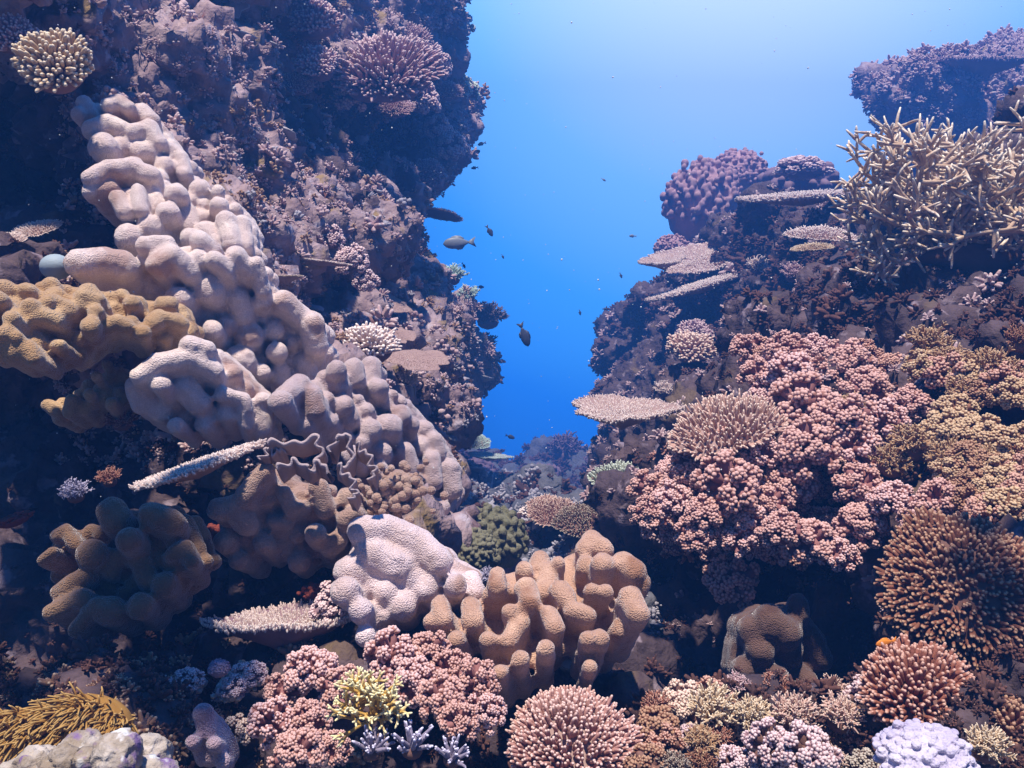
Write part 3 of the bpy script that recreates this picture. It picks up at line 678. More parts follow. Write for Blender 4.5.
# ------------------------------------------------------------------ rough growth over the bare rock (uncountable)
def clump(kind, rg):
    g = Geo()
    if kind == 0:
        d = fib(9, 0.1)+rg.normal(size=(9, 3))*0.25; fingers(g, d*0.2, d, 0.6*rg.uniform(.6, 1.3, 9), .17, .12, 5)
    elif kind == 1:
        c = fib(14, 0.0)*0.55+rg.normal(size=(14, 3))*0.18; balls(g, c, rg.uniform(.12, .28, 14), 1, tip=rg.uniform(.2, .9, 14))
    elif kind == 2:
        n = 9; th = np.linspace(0, 6.28, n, endpoint=False); rr = 1+rg.normal(size=n)*0.22
        V = np.concatenate([np.column_stack([rr*np.cos(th), rr*np.sin(th), 0.12+rg.normal(size=n)*.06]), np.column_stack([rr*.9*np.cos(th), rr*.9*np.sin(th), -0.02+0*th]), [[0, 0, 0.22]], [[0, 0, -0.5]]])
        j = np.arange(n); k = (j+1) % n
        g.add(V, [np.stack([j, j+n, k+n, k], 1), np.concatenate([np.stack([j, k, np.full(n, 2*n)], 1), np.stack([k+n, j+n, np.full(n, 2*n+1)], 1)])], np.concatenate([np.ones(n), np.full(n, .6), [.2], [0]]))
    else:
        d = fib(16, -0.1)+rg.normal(size=(16, 3))*0.2; fingers(g, d*0.3, d, 0.45*rg.uniform(.6, 1.2, 16), .12, .09, 5)
    V = np.concatenate(g.v); T = np.concatenate(g.t); return V, T, g.f
CL = [clump(k, np.random.default_rng(30+k+10*j)) for j in range(3) for k in range(4)]
def growth(name, rockname, n, size, material, seed, region=None, flat=0.5, kinds=(0, 1, 2, 3), label=None, px_size=None):
    V, N, Fc = ROCKS[rockname]; rg = np.random.default_rng(seed)
    px = V[:, 0]/V[:, 1]*F+512; py = 384-V[:, 2]/V[:, 1]*F
    view = V/np.linalg.norm(V, axis=1, keepdims=True)
    m = ((N*view).sum(1) < 0.25) & (px > -60) & (px < 1084) & (py > -60) & (py < 830) & (V[:, 1] > 0.3)
    if region: m &= region(px, py)
    # density follows patches
    m &= (fbm(V, 3.0, 3, seed) > -0.12)
    idx = np.nonzero(m)[0]
    if not len(idx): return
    w = 1/V[idx, 1]**1.0; sel = rg.choice(idx, size=n, p=w/w.sum())
    g = Geo(); cat_of = rg.choice(np.array(kinds), n)+4*rg.integers(0, 3, n)
    for c in np.unique(cat_of):
        v, t, fs = CL[c]; s = sel[cat_of == c]; K = len(s)
        z = N[s]*0.55+np.array([0, 0, 0.6])+rg.normal(size=(K, 3))*0.2; z /= np.linalg.norm(z, axis=1, keepdims=True)
        x = np.cross(z, rg.normal(size=(K, 3))); x /= np.linalg.norm(x, axis=1, keepdims=True); y = np.cross(z, x)
        sc = rg.lognormal(0, 0.35, K)*size*np.maximum(1, V[s][:, 1]/3.0)
        W = V[s][:, None]+sc[:, None, None]*(v[None, :, :1]*x[:, None]+v[None, :, 1:2]*y[:, None]+v[None, :, 2:]*z[:, None]*1.0)
        for a in fs:
            pass
        off = (np.arange(K)*len(v))[:, None, None]
        g.add(W.reshape(-1, 3), [(np.asarray(a)[None]+off).reshape(-1, a.shape[1]) for a in fs], np.tile(t, K))
    o = link(name, g.mesh(name, M[material], smooth=True)); tag(o, label, None, None, 'stuff')
up_left = lambda px, py: (py < 470) & (px > 60)
low_left = lambda px, py: (py > 380) & (px < 480)
growth('encrusting_growth', 'left_reef', 12000, 0.020, 'crust_mauve', 1, up_left, kinds=(0, 3, 3, 1))
growth('encrusting_growth', 'left_reef', 4000, 0.020, 'crust_ochre', 2, up_left, kinds=(0, 3, 1))
growth('encrusting_growth', 'left_reef', 2400, 0.019, 'crust_grey', 3, lambda x, y: (x > 220) & (y < 480), kinds=(0, 3, 1, 2))
growth('encrusting_growth', 'left_reef', 4200, 0.018, 'crust_dark', 4, lambda x, y: ((y > 380) & (x < 480)) | (x < 90), kinds=(0, 3))  # dark clumps deepen the painted shade of the left hollows
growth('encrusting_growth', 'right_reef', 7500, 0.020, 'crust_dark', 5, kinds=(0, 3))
growth('encrusting_growth', 'right_reef', 3500, 0.026, 'crust_dark', 55, lambda x, y: (x > 700) & (y > 240) & (y < 350), kinds=(0, 3))  # extra dark colour paints the shade of the hollow below the staghorn
growth('encrusting_growth', 'right_reef', 3200, 0.019, 'crust_mauve', 6, lambda x, y: (x < 1000) & (y < 640), kinds=(0, 3))
growth('encrusting_growth', 'upper_right_reef', 2600, 0.022, 'crust_mauve', 7, kinds=(0, 3))
growth('encrusting_growth', 'valley_floor', 1800, 0.026, 'crust_grey', 8)
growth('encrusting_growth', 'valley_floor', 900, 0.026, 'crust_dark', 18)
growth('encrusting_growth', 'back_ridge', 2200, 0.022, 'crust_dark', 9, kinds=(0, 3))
growth('encrusting_growth', 'right_reef', 1500, 0.026, 'pk_t', 25, lambda x, y: (x > 640) & (y > 350) & (y < 560+0*x) & (y > 470-(x-640)*0.9) & (x < 920), kinds=(3,))
growth('encrusting_growth', 'right_reef', 900, 0.028, 'ylw_t', 26, lambda x, y: (x > 880) & (y > 345) & (y < 500), kinds=(3,))
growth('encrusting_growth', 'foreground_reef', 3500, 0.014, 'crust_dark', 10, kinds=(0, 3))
growth('encrusting_growth', 'foreground_reef', 900, 0.014, 'crust_ochre', 11, kinds=(0, 3))

# ------------------------------------------------------------------ pink cauliflower corals on the right
G1 = 'pink cauliflower coral heads on the right slope'
PINK = [
 (785, 349, 19, 2.35, 'topmost pink cauliflower coral head of the right slope, against the dark wall'),
 (815, 347, 15, 2.35, 'small pink cauliflower head, second from the left along the top of the right slope'),
 (845, 360, 20, 2.25, 'pink cauliflower head left of the yellowish bushes on top of the right slope'),
 (757, 374, 19, 2.30, 'leftmost pink cauliflower head of the upper tier, on the dark edge'),
 (792, 376, 24, 2.22, 'broad pink cauliflower head just below the topmost head of the right slope'),
 (826, 384, 22, 2.18, 'pink cauliflower head in the middle of the upper tier of the right slope'),
 (866, 388, 26, 2.10, 'broad pink cauliflower head touching the yellowish bushes of the upper tier'),
 (763, 398, 18, 2.22, 'pink cauliflower head right above the tan table coral'),
 (802, 406, 27, 2.08, 'bright pink cauliflower head, biggest of the upper tier of the right slope'),
 (842, 418, 25, 2.02, 'bright pink cauliflower head in the centre of the right slope'),
 (884, 420, 22, 2.00, 'pink cauliflower head beside the yellow patch in the centre of the right slope'),
 (912, 404, 22, 2.02, 'pink cauliflower head under the yellowish bushes, right of centre'),
 (806, 446, 27, 1.98, 'rounded reddish pink cauliflower head right of the tan table coral'),
 (852, 446, 22, 1.96, 'pink cauliflower head between the rounded reddish head and the yellow bushes'),
 (790, 480, 24, 1.98, 'pink cauliflower head hanging low over the dark hollow in the right slope'),
 (722, 444, 21, 2.05, 'pink cauliflower head directly below the tan table coral, left one'),
 (760, 450, 23, 2.02, 'pink cauliflower head directly below the tan table coral, right one'),
 (690, 474, 21, 2.02, 'pink cauliflower head below the left end of the tan table coral'),
 (730, 484, 26, 1.94, 'bright pink cauliflower head in the middle of the lower tier'),
 (672, 500, 20, 2.00, 'pink cauliflower head right of the pale green table coral'),
 (648, 511, 17, 2.02, 'leftmost pink cauliflower head of the right slope'),
 (705, 514, 22, 1.92, 'pink cauliflower head above the dark lower left edge of the slope'),
 (748, 520, 22, 1.88, 'pink cauliflower head low in the middle of the lower tier'),
 (770, 500, 20, 1.92, 'pink cauliflower head left of the black hollow in the slope'),
 (697, 533, 21, 1.88, 'pink cauliflower head at the bottom of the lower tier, left of the pair'),
 (736, 540, 19, 1.86, 'pink cauliflower head at the bottom of the lower tier, right of the pair'),
 (782, 530, 20, 1.80, 'bright pink head forming the left part of the low pink ledge'),
 (812, 540, 22, 1.76, 'bright pink head forming the middle of the low pink ledge'),
 (838, 552, 17, 1.74, 'small pink head at the right end of the low pink ledge'),
 (730, 578, 21, 1.95, 'dim reddish cauliflower head below the lower tier, in the shade'),
 (860, 486, 23, 1.86, 'pink cauliflower head right of the black hollow in the slope'),
 (893, 500, 21, 1.80, 'pink cauliflower head below the yellow bushes of the middle slope'),
 (862, 522, 19, 1.80, 'reddish cauliflower head above the big brown finger coral, left one'),
 (918, 522, 20, 1.70, 'reddish cauliflower head above the big brown finger coral, right one'),
 (700, 430, 18, 2.14, 'small pink cauliflower head at the left tip of the tan table coral'),
 (938, 500, 20, 1.78, 'reddish cauliflower head below the brightest yellow bush'),
 (1000, 530, 22, 1.68, 'reddish cauliflower head at the right edge, above the big brown finger coral'),
]
for i, (x, y, r, Y, lab) in enumerate(PINK):
    put(CAU[i % 5], 'cauliflower_coral', x, y+3, Y-.06+random.uniform(-.04, .04), r*random.uniform(1.05, 1.4), lab, 'coral', ('pk_b', 'pk_t2' if i % 3 == 1 else 'pk_t'), rx=random.uniform(15, 45), ry=random.uniform(-25, 10), sc=(1, 1, 0.9), group=G1)
rp_ = random.Random(77); taken = [(p[0], p[1]) for p in PINK]; nf = 0
for _ in range(3000):
    x, y = rp_.uniform(640, 935), rp_.uniform(350, 560)
    ok = inside([(745, 345), (860, 345), (940, 400), (930, 520), (870, 540), (860, 565), (800, 555), (700, 550), (640, 520), (650, 490), (690, 455), (740, 440)], x, y)
    if ok and not ((775 < x < 850) and (492 < y < 518)) and not (665 < x < 790 and 385 < y < 450) and min(math.hypot(x-a, y-b) for a, b in taken) > 17:
        taken.append((x, y)); nf += 1
        t_ = (y-345)/200; Y = 2.36-.42*t_-.0006*(x-760)
        put(CAU[nf % 5], 'cauliflower_coral', x, y, Y, rp_.uniform(17, 24), 'small pink cauliflower head filling a gap in the pink mass of the right slope', 'coral', ('pk_b', ('pk_t', 'pk_t2', 'red_t')[nf % 3]), rx=rp_.uniform(10, 45), ry=rp_.uniform(-20, 10), sc=(1, 1, .9), group='small pink heads in the gaps of the pink mass')
for _ in range(3000):
    x, y = rp_.uniform(880, 1040), rp_.uniform(345, 540)
    if y < 365+abs(x-930)*.1 or (y > 500 and x < 960) or (970 < x and 400 < y < 432): continue
    if min(math.hypot(x-a, y-b) for a, b in taken) > 19:
        taken.append((x, y)); nf += 1; t_ = (y-345)/200; Y = 2.00-.40*t_-.0009*(x-930)
        put(CAU[nf % 5], 'cauliflower_coral', x, y, Y, rp_.uniform(19, 27), 'golden tan cauliflower head in the mass that runs to the right edge of the photo', 'coral', ('ylw_b', ('ylw_t', 'ylw_t', 'orn_t', 'red_t')[nf % 4]), rx=rp_.uniform(10, 45), ry=rp_.uniform(-20, 10), sc=(1, 1, .9), group='golden cauliflower heads at the right edge')
YEL = [
 (925, 347, 24, 2.10, 'yellowish bushy coral, highest one on the upper right slope'),
 (950, 366, 22, 2.02, 'yellowish bushy coral beside the highest yellowish bush'),
 (988, 368, 23, 1.98, 'yellow brown bushy coral second from the right edge in the upper row'),
 (1016, 380, 22, 1.95, 'yellow brown bushy coral cut by the right edge in the upper row'),
 (965, 392, 21, 1.96, 'yellow brown bushy coral hanging below the upper row'),
 (912, 446, 24, 1.90, 'yellow bushy coral left of the pair in the middle right slope'),
 (950, 462, 24, 1.84, 'brightest yellow bushy coral in the middle right slope'),
 (990, 466, 23, 1.80, 'yellow bushy coral right of the brightest yellow bush'),
 (890, 462, 20, 1.90, 'small yellow bushy coral between pink heads in the middle right slope'),
 (1018, 452, 20, 1.80, 'orange yellow bushy coral at the right edge above the black hollow'),
 (1018, 500, 20, 1.70, 'orange yellow bushy coral at the right edge, lowest of the column'),
 (850, 402, 13, 2.02, 'tiny yellowish bushy coral among the pink heads'),
 (1018, 340, 16, 2.00, 'small red brown bushy coral at the right edge above the upper row'),
]
for i, (x, y, r, Y, lab) in enumerate(YEL):
    put(BUSHY[i % 2], 'bushy_coral', x, y+6, Y-.08, r*1.45, lab, 'coral', ('ylw_b', 'ylw_t' if i not in (9, 12) else 'orn_t'), rx=random.uniform(15, 40), ry=random.uniform(-20, 10), group='yellowish bushy corals on the right slope')

# ------------------------------------------------------------------ table, plate and finger corals
put(COR[0], 'table_coral', 725, 426, 2.0, 58, 'tan table coral with dense upright branchlets, on top of the pink heads', 'coral', ('wht_b', 'tan_t'), rx=20, ry=-14, sc=(1, .85, .9))
put(COR[1], 'table_coral', 630, 484, 2.75, 37, 'pale green table coral with spiky top, left of the pink heads', 'coral', ('brn_b', 'grn_t'), rx=25, ry=6, sc=(1, .9, .9))
put(TAB[0], 'table_coral', 622, 414, 3.0, 46, 'pinkish white dish shaped table coral jutting into the blue gap from the right', 'coral', ('wht_b', 'wht_t'), rx=14, ry=-2, sc=(1, 1, 1.6))
put(DIG[0], 'finger_coral', 691, 350, 3.4, 27, 'pinkish finger coral clump on the dark right wall', 'coral', ('mve_b', 'tan_t'), rx=30, sc=(1, 1, .8))
put(DIG[1], 'finger_coral', 694, 334, 3.7, 19, 'dim bluish finger coral just behind the pinkish clump on the right wall', 'coral', ('mve_b', 'mve_t'), rx=20)
put(BUSH[0], 'bushy_coral', 663, 393, 3.3, 14, 'small pale bushy coral on the dark wall above the dish shaped table', 'coral', ('mve_b', 'wht_t'), rx=30)
put(TAB[1], 'table_coral', 700, 262, 4.1, 50, 'long pale table coral, upper one of the stacked pair on the right wall', 'coral', ('wht_b', 'wht_t'), rx=24, ry=-10, rz=20, sc=(1.05, .8, 1.1))
put(TAB[0], 'table_coral', 664, 262, 3.95, 27, 'small table coral resting on the left end of the stacked pair', 'coral', ('wht_b', 'wht_t'), rx=18, ry=-6, rz=70, sc=(1, .8, 1.4))
put(TABF, 'table_coral', 702, 284, 3.9, 53, 'thin edge-on table coral, lower one of the stacked pair on the right wall', 'coral', ('wht_b', 'wht_t'), rx=9, ry=-17, rz=0, sc=(1, .4, 1.0))
put(TABF, 'table_coral', 803, 195, 3.6, 60, 'long thin table coral seen edge-on, left of the staghorn thicket', 'coral', ('wht_b', 'wht_t'), rx=14, ry=-4, rz=0, sc=(1, .4, 1.1))
put(COR[0], 'table_coral', 820, 236, 3.3, 31, 'pale pink table coral with spiky top, below the long edge-on table', 'coral', ('wht_b', 'wht_t'), rx=18, sc=(1, .8, .7))
put(COR[1], 'table_coral', 812, 249, 3.15, 24, 'small pale table coral directly under the pale pink spiky one', 'coral', ('wht_b', 'crm_t'), rx=10, ry=-4, sc=(1, .7, .6))
put(BUSH[1], 'bushy_coral', 757, 270, 3.7, 16, 'small white tipped bushy coral right of the stacked tables', 'coral', ('mve_b', 'wht_t'), rx=35)
put(BUSH[0], 'bushy_coral', 792, 277, 3.5, 17, 'dim reddish bushy coral beside the small white tipped one', 'coral', ('mve_b', 'mve_t'), rx=35)
put(BUSH[0], 'bushy_coral', 737, 226, 4.2, 15, 'small pinkish bushy coral at the foot of the bubbly mound', 'coral', ('mve_b', 'mve_t'), rx=35)
put(BUB, 'bubbly_coral', 703, 208, 4.8, 48, 'mauve mound coral covered in round bubbles, on top of the right wall', 'coral', 'mve_t', rx=20, sc=(.85, .8, 1.15))
put(BUB, 'bubbly_coral', 738, 176, 4.9, 30, 'smaller mauve bubbly mound forming the crest of the right wall', 'coral', 'mve_t', rx=20)
put(BUB, 'bubbly_coral', 672, 250, 4.7, 18, 'small bluish bubbly mound at the left foot of the crest of the right wall', 'coral', 'mve_t', rx=20)
put(ROUGH, 'mound_coral', 800, 186, 4.5, 36, 'rough dark mauve mound coral behind the edge-on table, beside the bubbly crest', 'coral', 'mve_b', rx=10, sc=(1.15, .9, .95))
put(CAU[2], 'cauliflower_coral', 800, 172, 4.3, 24, 'small knobbly mauve coral on top of the rough mound', 'coral', ('mve_b', 'mve_t'), sc=(1.3, 1, .7))
put(TAB[0], 'table_coral', 975, 66, 4.6, 40, 'pale crusty plate on the upper right outcrop, behind the staghorn tips', 'coral', ('wht_b', 'mve_t'), rx=20, sc=(1, .7, 2))
# left side
for k, (x, y, r, Y) in enumerate([(298, 44, 22, 3.3), (345, 46, 24, 3.4), (408, 42, 26, 3.6), (434, 66, 20, 3.8), (446, 92, 18, 3.9), (420, 104, 22, 3.75), (296, 86, 20, 3.2), (452, 148, 18, 4.0), (424, 172, 20, 3.9), (352, 96, 22, 3.35), (395, 108, 20, 3.5)]):
    put((DIGF, CAU[k % 5])[k % 2], 'finger_coral', x, y, Y, r, 'mauve coral tuft among the growth that covers the overhang of the left wall', 'coral', ('mve_b', 'mve_t'), rx=40, ry=10, group='mauve coral tufts on the left wall overhang')
put(DIG[0], 'finger_coral', 56, 66, 1.95, 40, 'yellowish finger coral head with fat fingers, near the upper left corner', 'coral', ('brn_b', 'crm_t'), rx=55, ry=10, sc=(1, 1, 1))
put(DIG[1], 'finger_coral', 12, 38, 2.05, 28, 'small reddish finger coral in the upper left corner', 'coral', ('brn_b', 'mve_t'), rx=50)
put(DIGF, 'finger_coral', 385, 72, 3.35, 62, 'wide mauve finger coral cushion over the dark hollow of the left wall', 'coral', ('mve_b', 'mve_t'), rx=48, ry=8, sc=(1, .9, .9))
put(DIG[1], 'finger_coral', 318, 66, 3.2, 25, 'round mauve finger coral left of the wide cushion', 'coral', ('mve_b', 'mve_t'), rx=45)
put(DIG[0], 'finger_coral', 314, 24, 3.25, 29, 'mauve finger coral above the round one, near the top of the left wall', 'coral', ('mve_b', 'mve_t'), rx=40)
put(DIG[1], 'finger_coral', 372, 22, 3.6, 26, 'small mauve finger coral at the top of the left wall, above the wide cushion', 'coral', ('mve_b', 'mve_t'), rx=40)
put(CAU[1], 'cauliflower_coral', 428, 22, 3.9, 26, 'mauve cauliflower coral at the top edge of the left wall', 'coral', ('mve_b', 'mve_t'), rx=20)
put(CAU[3], 'cauliflower_coral', 457, 28, 4.1, 18, 'pale blue lit cauliflower coral on the crest of the left wall', 'coral', ('mve_b', 'grn_t'), rx=10)
put(CAU[0], 'cauliflower_coral', 464, 94, 4.2, 16, 'pale cauliflower coral jutting into the blue, halfway up the left wall', 'coral', ('mve_b', 'grn_t'), rx=10)
put(CAU[2], 'cauliflower_coral', 437, 130, 4.0, 16, 'dim mauve cauliflower coral below the pale jutting one', 'coral', ('mve_b', 'mve_t'), rx=30)
put(DIG[0], 'finger_coral', 368, 348, 2.6, 31, 'beige finger coral dome above the greyish pink leather coral', 'coral', ('brn_b', 'wht_t'), rx=25, sc=(1, 1, .95))
put(TAB[2], 'plate_coral', 416, 360, 2.75, 32, 'flat pale plate coral right of the beige finger dome', 'coral', ('wht_b', 'wht_b'), rx=22, ry=8, sc=(1, .9, .4))
put(TAB[0], 'plate_coral', 384, 302, 3.1, 24, 'tilted pale plate coral high on the left wall', 'coral', ('wht_b', 'wht_b'), rx=35, ry=30, sc=(1, .7, .4))
put(TAB[1], 'plate_coral', 398, 335, 2.95, 20, 'small plate coral between the tilted plate and the flat plate', 'coral', ('wht_b', 'wht_b'), rx=25, ry=15, sc=(1, .8, .5))
for x, y, r, Y, lab in [(330, 242, 17, 2.9, 'greyish knobbly coral, highest of the small group on the left wall'), (352, 262, 18, 2.85, 'greyish knobbly coral in the middle of the small group on the left wall'),
                        (366, 284, 15, 2.85, 'greyish knobbly coral, lowest of the small group on the left wall'), (312, 262, 14, 2.8, 'greyish knobbly coral, leftmost of the small group on the left wall')]:
    put(CAU[int(x) % 5], 'knobbly_coral', x, y, Y, r, lab, 'coral', ('mve_b', 'mve_t'), rx=30, group='greyish knobbly corals on the left wall')
put(TABF, 'table_coral', 320, 262, 2.75, 30, 'narrow pale ledge plate under the greyish knobbly corals', 'coral', ('wht_b', 'wht_t'), rx=0, ry=6, sc=(1, .5, .8))
put(TAB[0], 'table_coral', 285, 279, 2.4, 20, 'short cream ledge plate sticking out right of the pale lilac cascade', 'coral', ('wht_b', 'crm_t'), rx=4, ry=-3, sc=(1, .6, 1.4))
for x, y, r, Y, lab, m in [(452, 280, 18, 3.8, 'pale greenish coral crust on the edge of the left wall, upper one', 'teal_t'), (468, 298, 15, 3.9, 'pale greenish coral crust on the edge of the left wall, lower one', 'teal_t'),
                           (425, 330, 18, 3.4, 'dull brown bushy coral in the middle of the left wall', 'mve_t'), (410, 258, 20, 3.7, 'dull reddish bushy coral below the lower silhouetted plate', 'orn_t'),
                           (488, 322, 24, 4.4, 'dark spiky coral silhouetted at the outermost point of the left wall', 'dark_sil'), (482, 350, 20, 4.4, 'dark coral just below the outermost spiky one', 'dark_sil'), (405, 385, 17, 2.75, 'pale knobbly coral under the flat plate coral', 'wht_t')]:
    put(BUSH[int(y) % 2], 'bushy_coral', x, y, Y, r*1.1, lab, 'coral', ('mve_b', m), rx=25, sc=(1, 1, .9))
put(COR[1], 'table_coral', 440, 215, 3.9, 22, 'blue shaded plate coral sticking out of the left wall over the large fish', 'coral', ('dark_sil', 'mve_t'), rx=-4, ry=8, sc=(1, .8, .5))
put(COR[0], 'table_coral', 474, 440, 4.1, 15, 'pale yellow green table coral at the foot of the left wall', 'coral', ('brn_b', 'teal_t'), rx=30, ry=18, sc=(1, .9, .5))
put(TAB[0], 'plate_coral', 488, 457, 4.2, 20, 'thin bluish plate coral at the foot of the left wall', 'coral', ('purple', 'teal_t'), rx=6, ry=5, sc=(1, .8, 1))
put(COR[1], 'table_coral', 37, 229, 2.1, 24, 'small greyish table coral on the dark wall at the left edge, right one', 'coral', ('wht_b', 'wht_t'), rx=28, ry=-4, sc=(1, .8, .6))
put(COR[0], 'table_coral', 6, 240, 2.0, 18, 'small greyish table coral cut by the left edge, on the dark wall', 'coral', ('wht_b', 'wht_t'), rx=28, ry=10, sc=(1, .8, .6))
put(TABF, 'table_coral', 194, 466, 1.5, 66, 'curved edge-on table coral with a bright rim, above the dark hollow on the left', 'coral', ('wht_b', 'wht_t'), rx=7, ry=-19, rz=0, sc=(1, .55, 1.2))
put(TAB[2], 'table_coral', 286, 628, 1.48, 66, 'knobbly purplish ledge seen edge-on, above the lower pink heads', 'coral', ('mve_b', 'wht_t'), rx=4, ry=1, rz=10, sc=(1, .5, 1.9))
put(CAU[4], 'knobbly_coral', 335, 602, 1.5, 22, 'dark purplish knobbly coral behind the right end of the knobbly ledge', 'coral', ('mve_b', 'mve_t'), rx=30, sc=(1.2, 1, .8))
put(BUSH[1], 'bushy_coral', 76, 497, 1.5, 20, 'small bluish branching coral above the olive brown leather coral', 'coral', ('brn_b', 'blade'), rx=20)
put(BUSH[0], 'bushy_coral', 122, 425, 1.75, 22, 'dull pink net like coral below the lower mustard coral', 'coral', ('brn_b', 'red_t'), rx=20, sc=(1.2, 1, .8))
put(BUSH[1], 'bushy_coral', 110, 482, 1.6, 17, 'dull red branching coral left of the bright rimmed table', 'coral', ('brn_b', 'red_t'), rx=20)
put(ROUGH, 'encrusting_sponge', 14, 521, 1.45, 15, 'small orange red sponge at the left edge', 'sponge', 'red_spg', sc=(1.3, 1, .6), ry=-20)
put(ROUGH, 'encrusting_sponge', 215, 535, 1.62, 14, 'red sponge behind the brown crinkled leather coral', 'sponge', 'red_spg')
put(ROUGH, 'encrusting_sponge', 315, 595, 1.58, 15, 'red sponge under the brown crinkled leather coral', 'sponge', 'red_spg')
# centre valley
put(BOLD, 'boulder_coral', 492, 542, 2.35, 40, 'domed olive green boulder coral, larger of the two in the gap', 'coral', 'grn_bld', rx=10, sc=(.9, .9, 1.05))
put(BOLD, 'boulder_coral', 470, 552, 2.12, 27, 'small greyish green boulder coral in front of the larger dome', 'coral', 'grn_bld', rx=25, rz=40, sc=(1, 1, 1))
put(COR[0], 'table_coral', 552, 511, 3.1, 25, 'brown table coral in the gap, left of the darker one', 'coral', ('brn_b', 'tan_t'), rx=22, sc=(1, 1, .9))
put(COR[1], 'table_coral', 584, 522, 2.95, 27, 'dark brown table coral with pale tips, in the gap', 'coral', ('brn_b', 'dbr_t'), rx=25, sc=(1, 1, .9))
put(CAU[0], 'cauliflower_coral', 530, 520, 3.3, 14, 'small pale pink coral right of the olive green boulder', 'coral', ('mve_b', 'wht_t'))
put(CAU[1], 'cauliflower_coral', 460, 500, 3.4, 14, 'small grey coral behind the olive green boulders', 'coral', ('mve_b', 'wht_t'))
put(BUSH[1], 'bushy_coral', 488, 582, 1.95, 16, 'small bluish finger coral behind the tan leather coral', 'coral', ('mve_b', 'blade'), rx=15)
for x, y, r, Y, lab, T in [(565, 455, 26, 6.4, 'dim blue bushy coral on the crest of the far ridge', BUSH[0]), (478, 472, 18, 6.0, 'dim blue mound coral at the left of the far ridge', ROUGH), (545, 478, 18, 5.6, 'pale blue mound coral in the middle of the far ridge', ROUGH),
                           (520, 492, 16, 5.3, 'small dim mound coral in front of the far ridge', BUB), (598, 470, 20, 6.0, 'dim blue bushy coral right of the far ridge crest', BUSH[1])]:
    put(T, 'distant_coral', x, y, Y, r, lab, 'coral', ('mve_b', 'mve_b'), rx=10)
leather('lobed_coral', 'dull purple lobed coral in front of the olive green boulder corals',
    [(9, [(468, 552), (480, 549)]), (9, [(492, 556), (505, 560)]), (8, [(515, 566)]), (9, [(478, 562), (500, 570)]), (8, [(462, 562)])], plane(490, 560, 2.35), 'purple', push=0.08, cat='coral')
# foreground
put(DIGY, 'finger_coral', 572, 754, 1.26, 80, 'dusty pink finger coral cushion at the bottom centre', 'coral', ('wht_b', 'pnkdig'), rx=38, sc=(1, 1, .85))
put(DIGX, 'finger_coral', 968, 592, 1.42, 98, 'big orange brown finger coral covering the lower right slope', 'coral', ('brn_b', 'orn_t'), rx=55, ry=-22, sc=(1, 1.05, .7))
put(DIGB, 'finger_coral', 922, 700, 1.25, 70, 'reddish brown finger coral dome below the big orange brown one', 'coral', ('brn_b', 'red_t'), rx=38, ry=5, sc=(1, 1, .85))
put(DIG[1], 'finger_coral', 1010, 735, 1.2, 42, 'dim orange brown finger coral in the lower right corner', 'coral', ('brn_b', 'orn_t'), rx=35)
put(BOLD, 'lobed_coral', 926, 762, 1.05, 50, 'white lilac lobed coral dome at the bottom right', 'coral', 'wht_lob', rx=25, sc=(1, .9, .68))
G2 = 'pink cauliflower coral heads at the bottom'
LOWP = [
 (312, 672, 26, 1.32, 'upright pink cauliflower head at the left of the bottom cluster'), (284, 692, 21, 1.32, 'small pink cauliflower head left of the upright one at the bottom'),
 (345, 690, 24, 1.28, 'pink cauliflower head between the upright head and the yellow fire coral'), (272, 722, 24, 1.22, 'leftmost pink cauliflower head of the bottom cluster'),
 (308, 722, 22, 1.22, 'pink cauliflower head above the lowest head of the bottom cluster'), (300, 752, 25, 1.15, 'lowest pink cauliflower head, cut by the bottom edge'),
 (392, 658, 27, 1.34, 'bright pink cauliflower head behind the yellow fire coral'), (428, 652, 22, 1.36, 'pink cauliflower head at the top of the bottom cluster'),
 (450, 672, 22, 1.32, 'pink cauliflower head below the pale pink leather mound'), (412, 682, 24, 1.28, 'pink cauliflower head right beside the fire coral top'),
 (442, 700, 26, 1.24, 'broad pink cauliflower head in the middle of the right bottom cluster'), (478, 680, 22, 1.28, 'rightmost upper pink cauliflower head of the bottom cluster'),
 (486, 712, 20, 1.24, 'pink cauliflower head beside the dusty pink finger cushion'), (462, 722, 20, 1.20, 'dark pink cauliflower head low beside the lilac blades'), (332, 748, 18, 1.18, 'small dark pink head beside the lowest head')]
for i, (x, y, r, Y, lab) in enumerate(LOWP):
    put(CAU[(i+2) % 5], 'cauliflower_coral', x, y+2, Y, r*1.1, lab, 'coral', ('pk_b', 'pk_t2' if i % 3 == 0 else 'pk_t'), rx=random.uniform(15, 40), ry=random.uniform(-15, 15), group=G2)
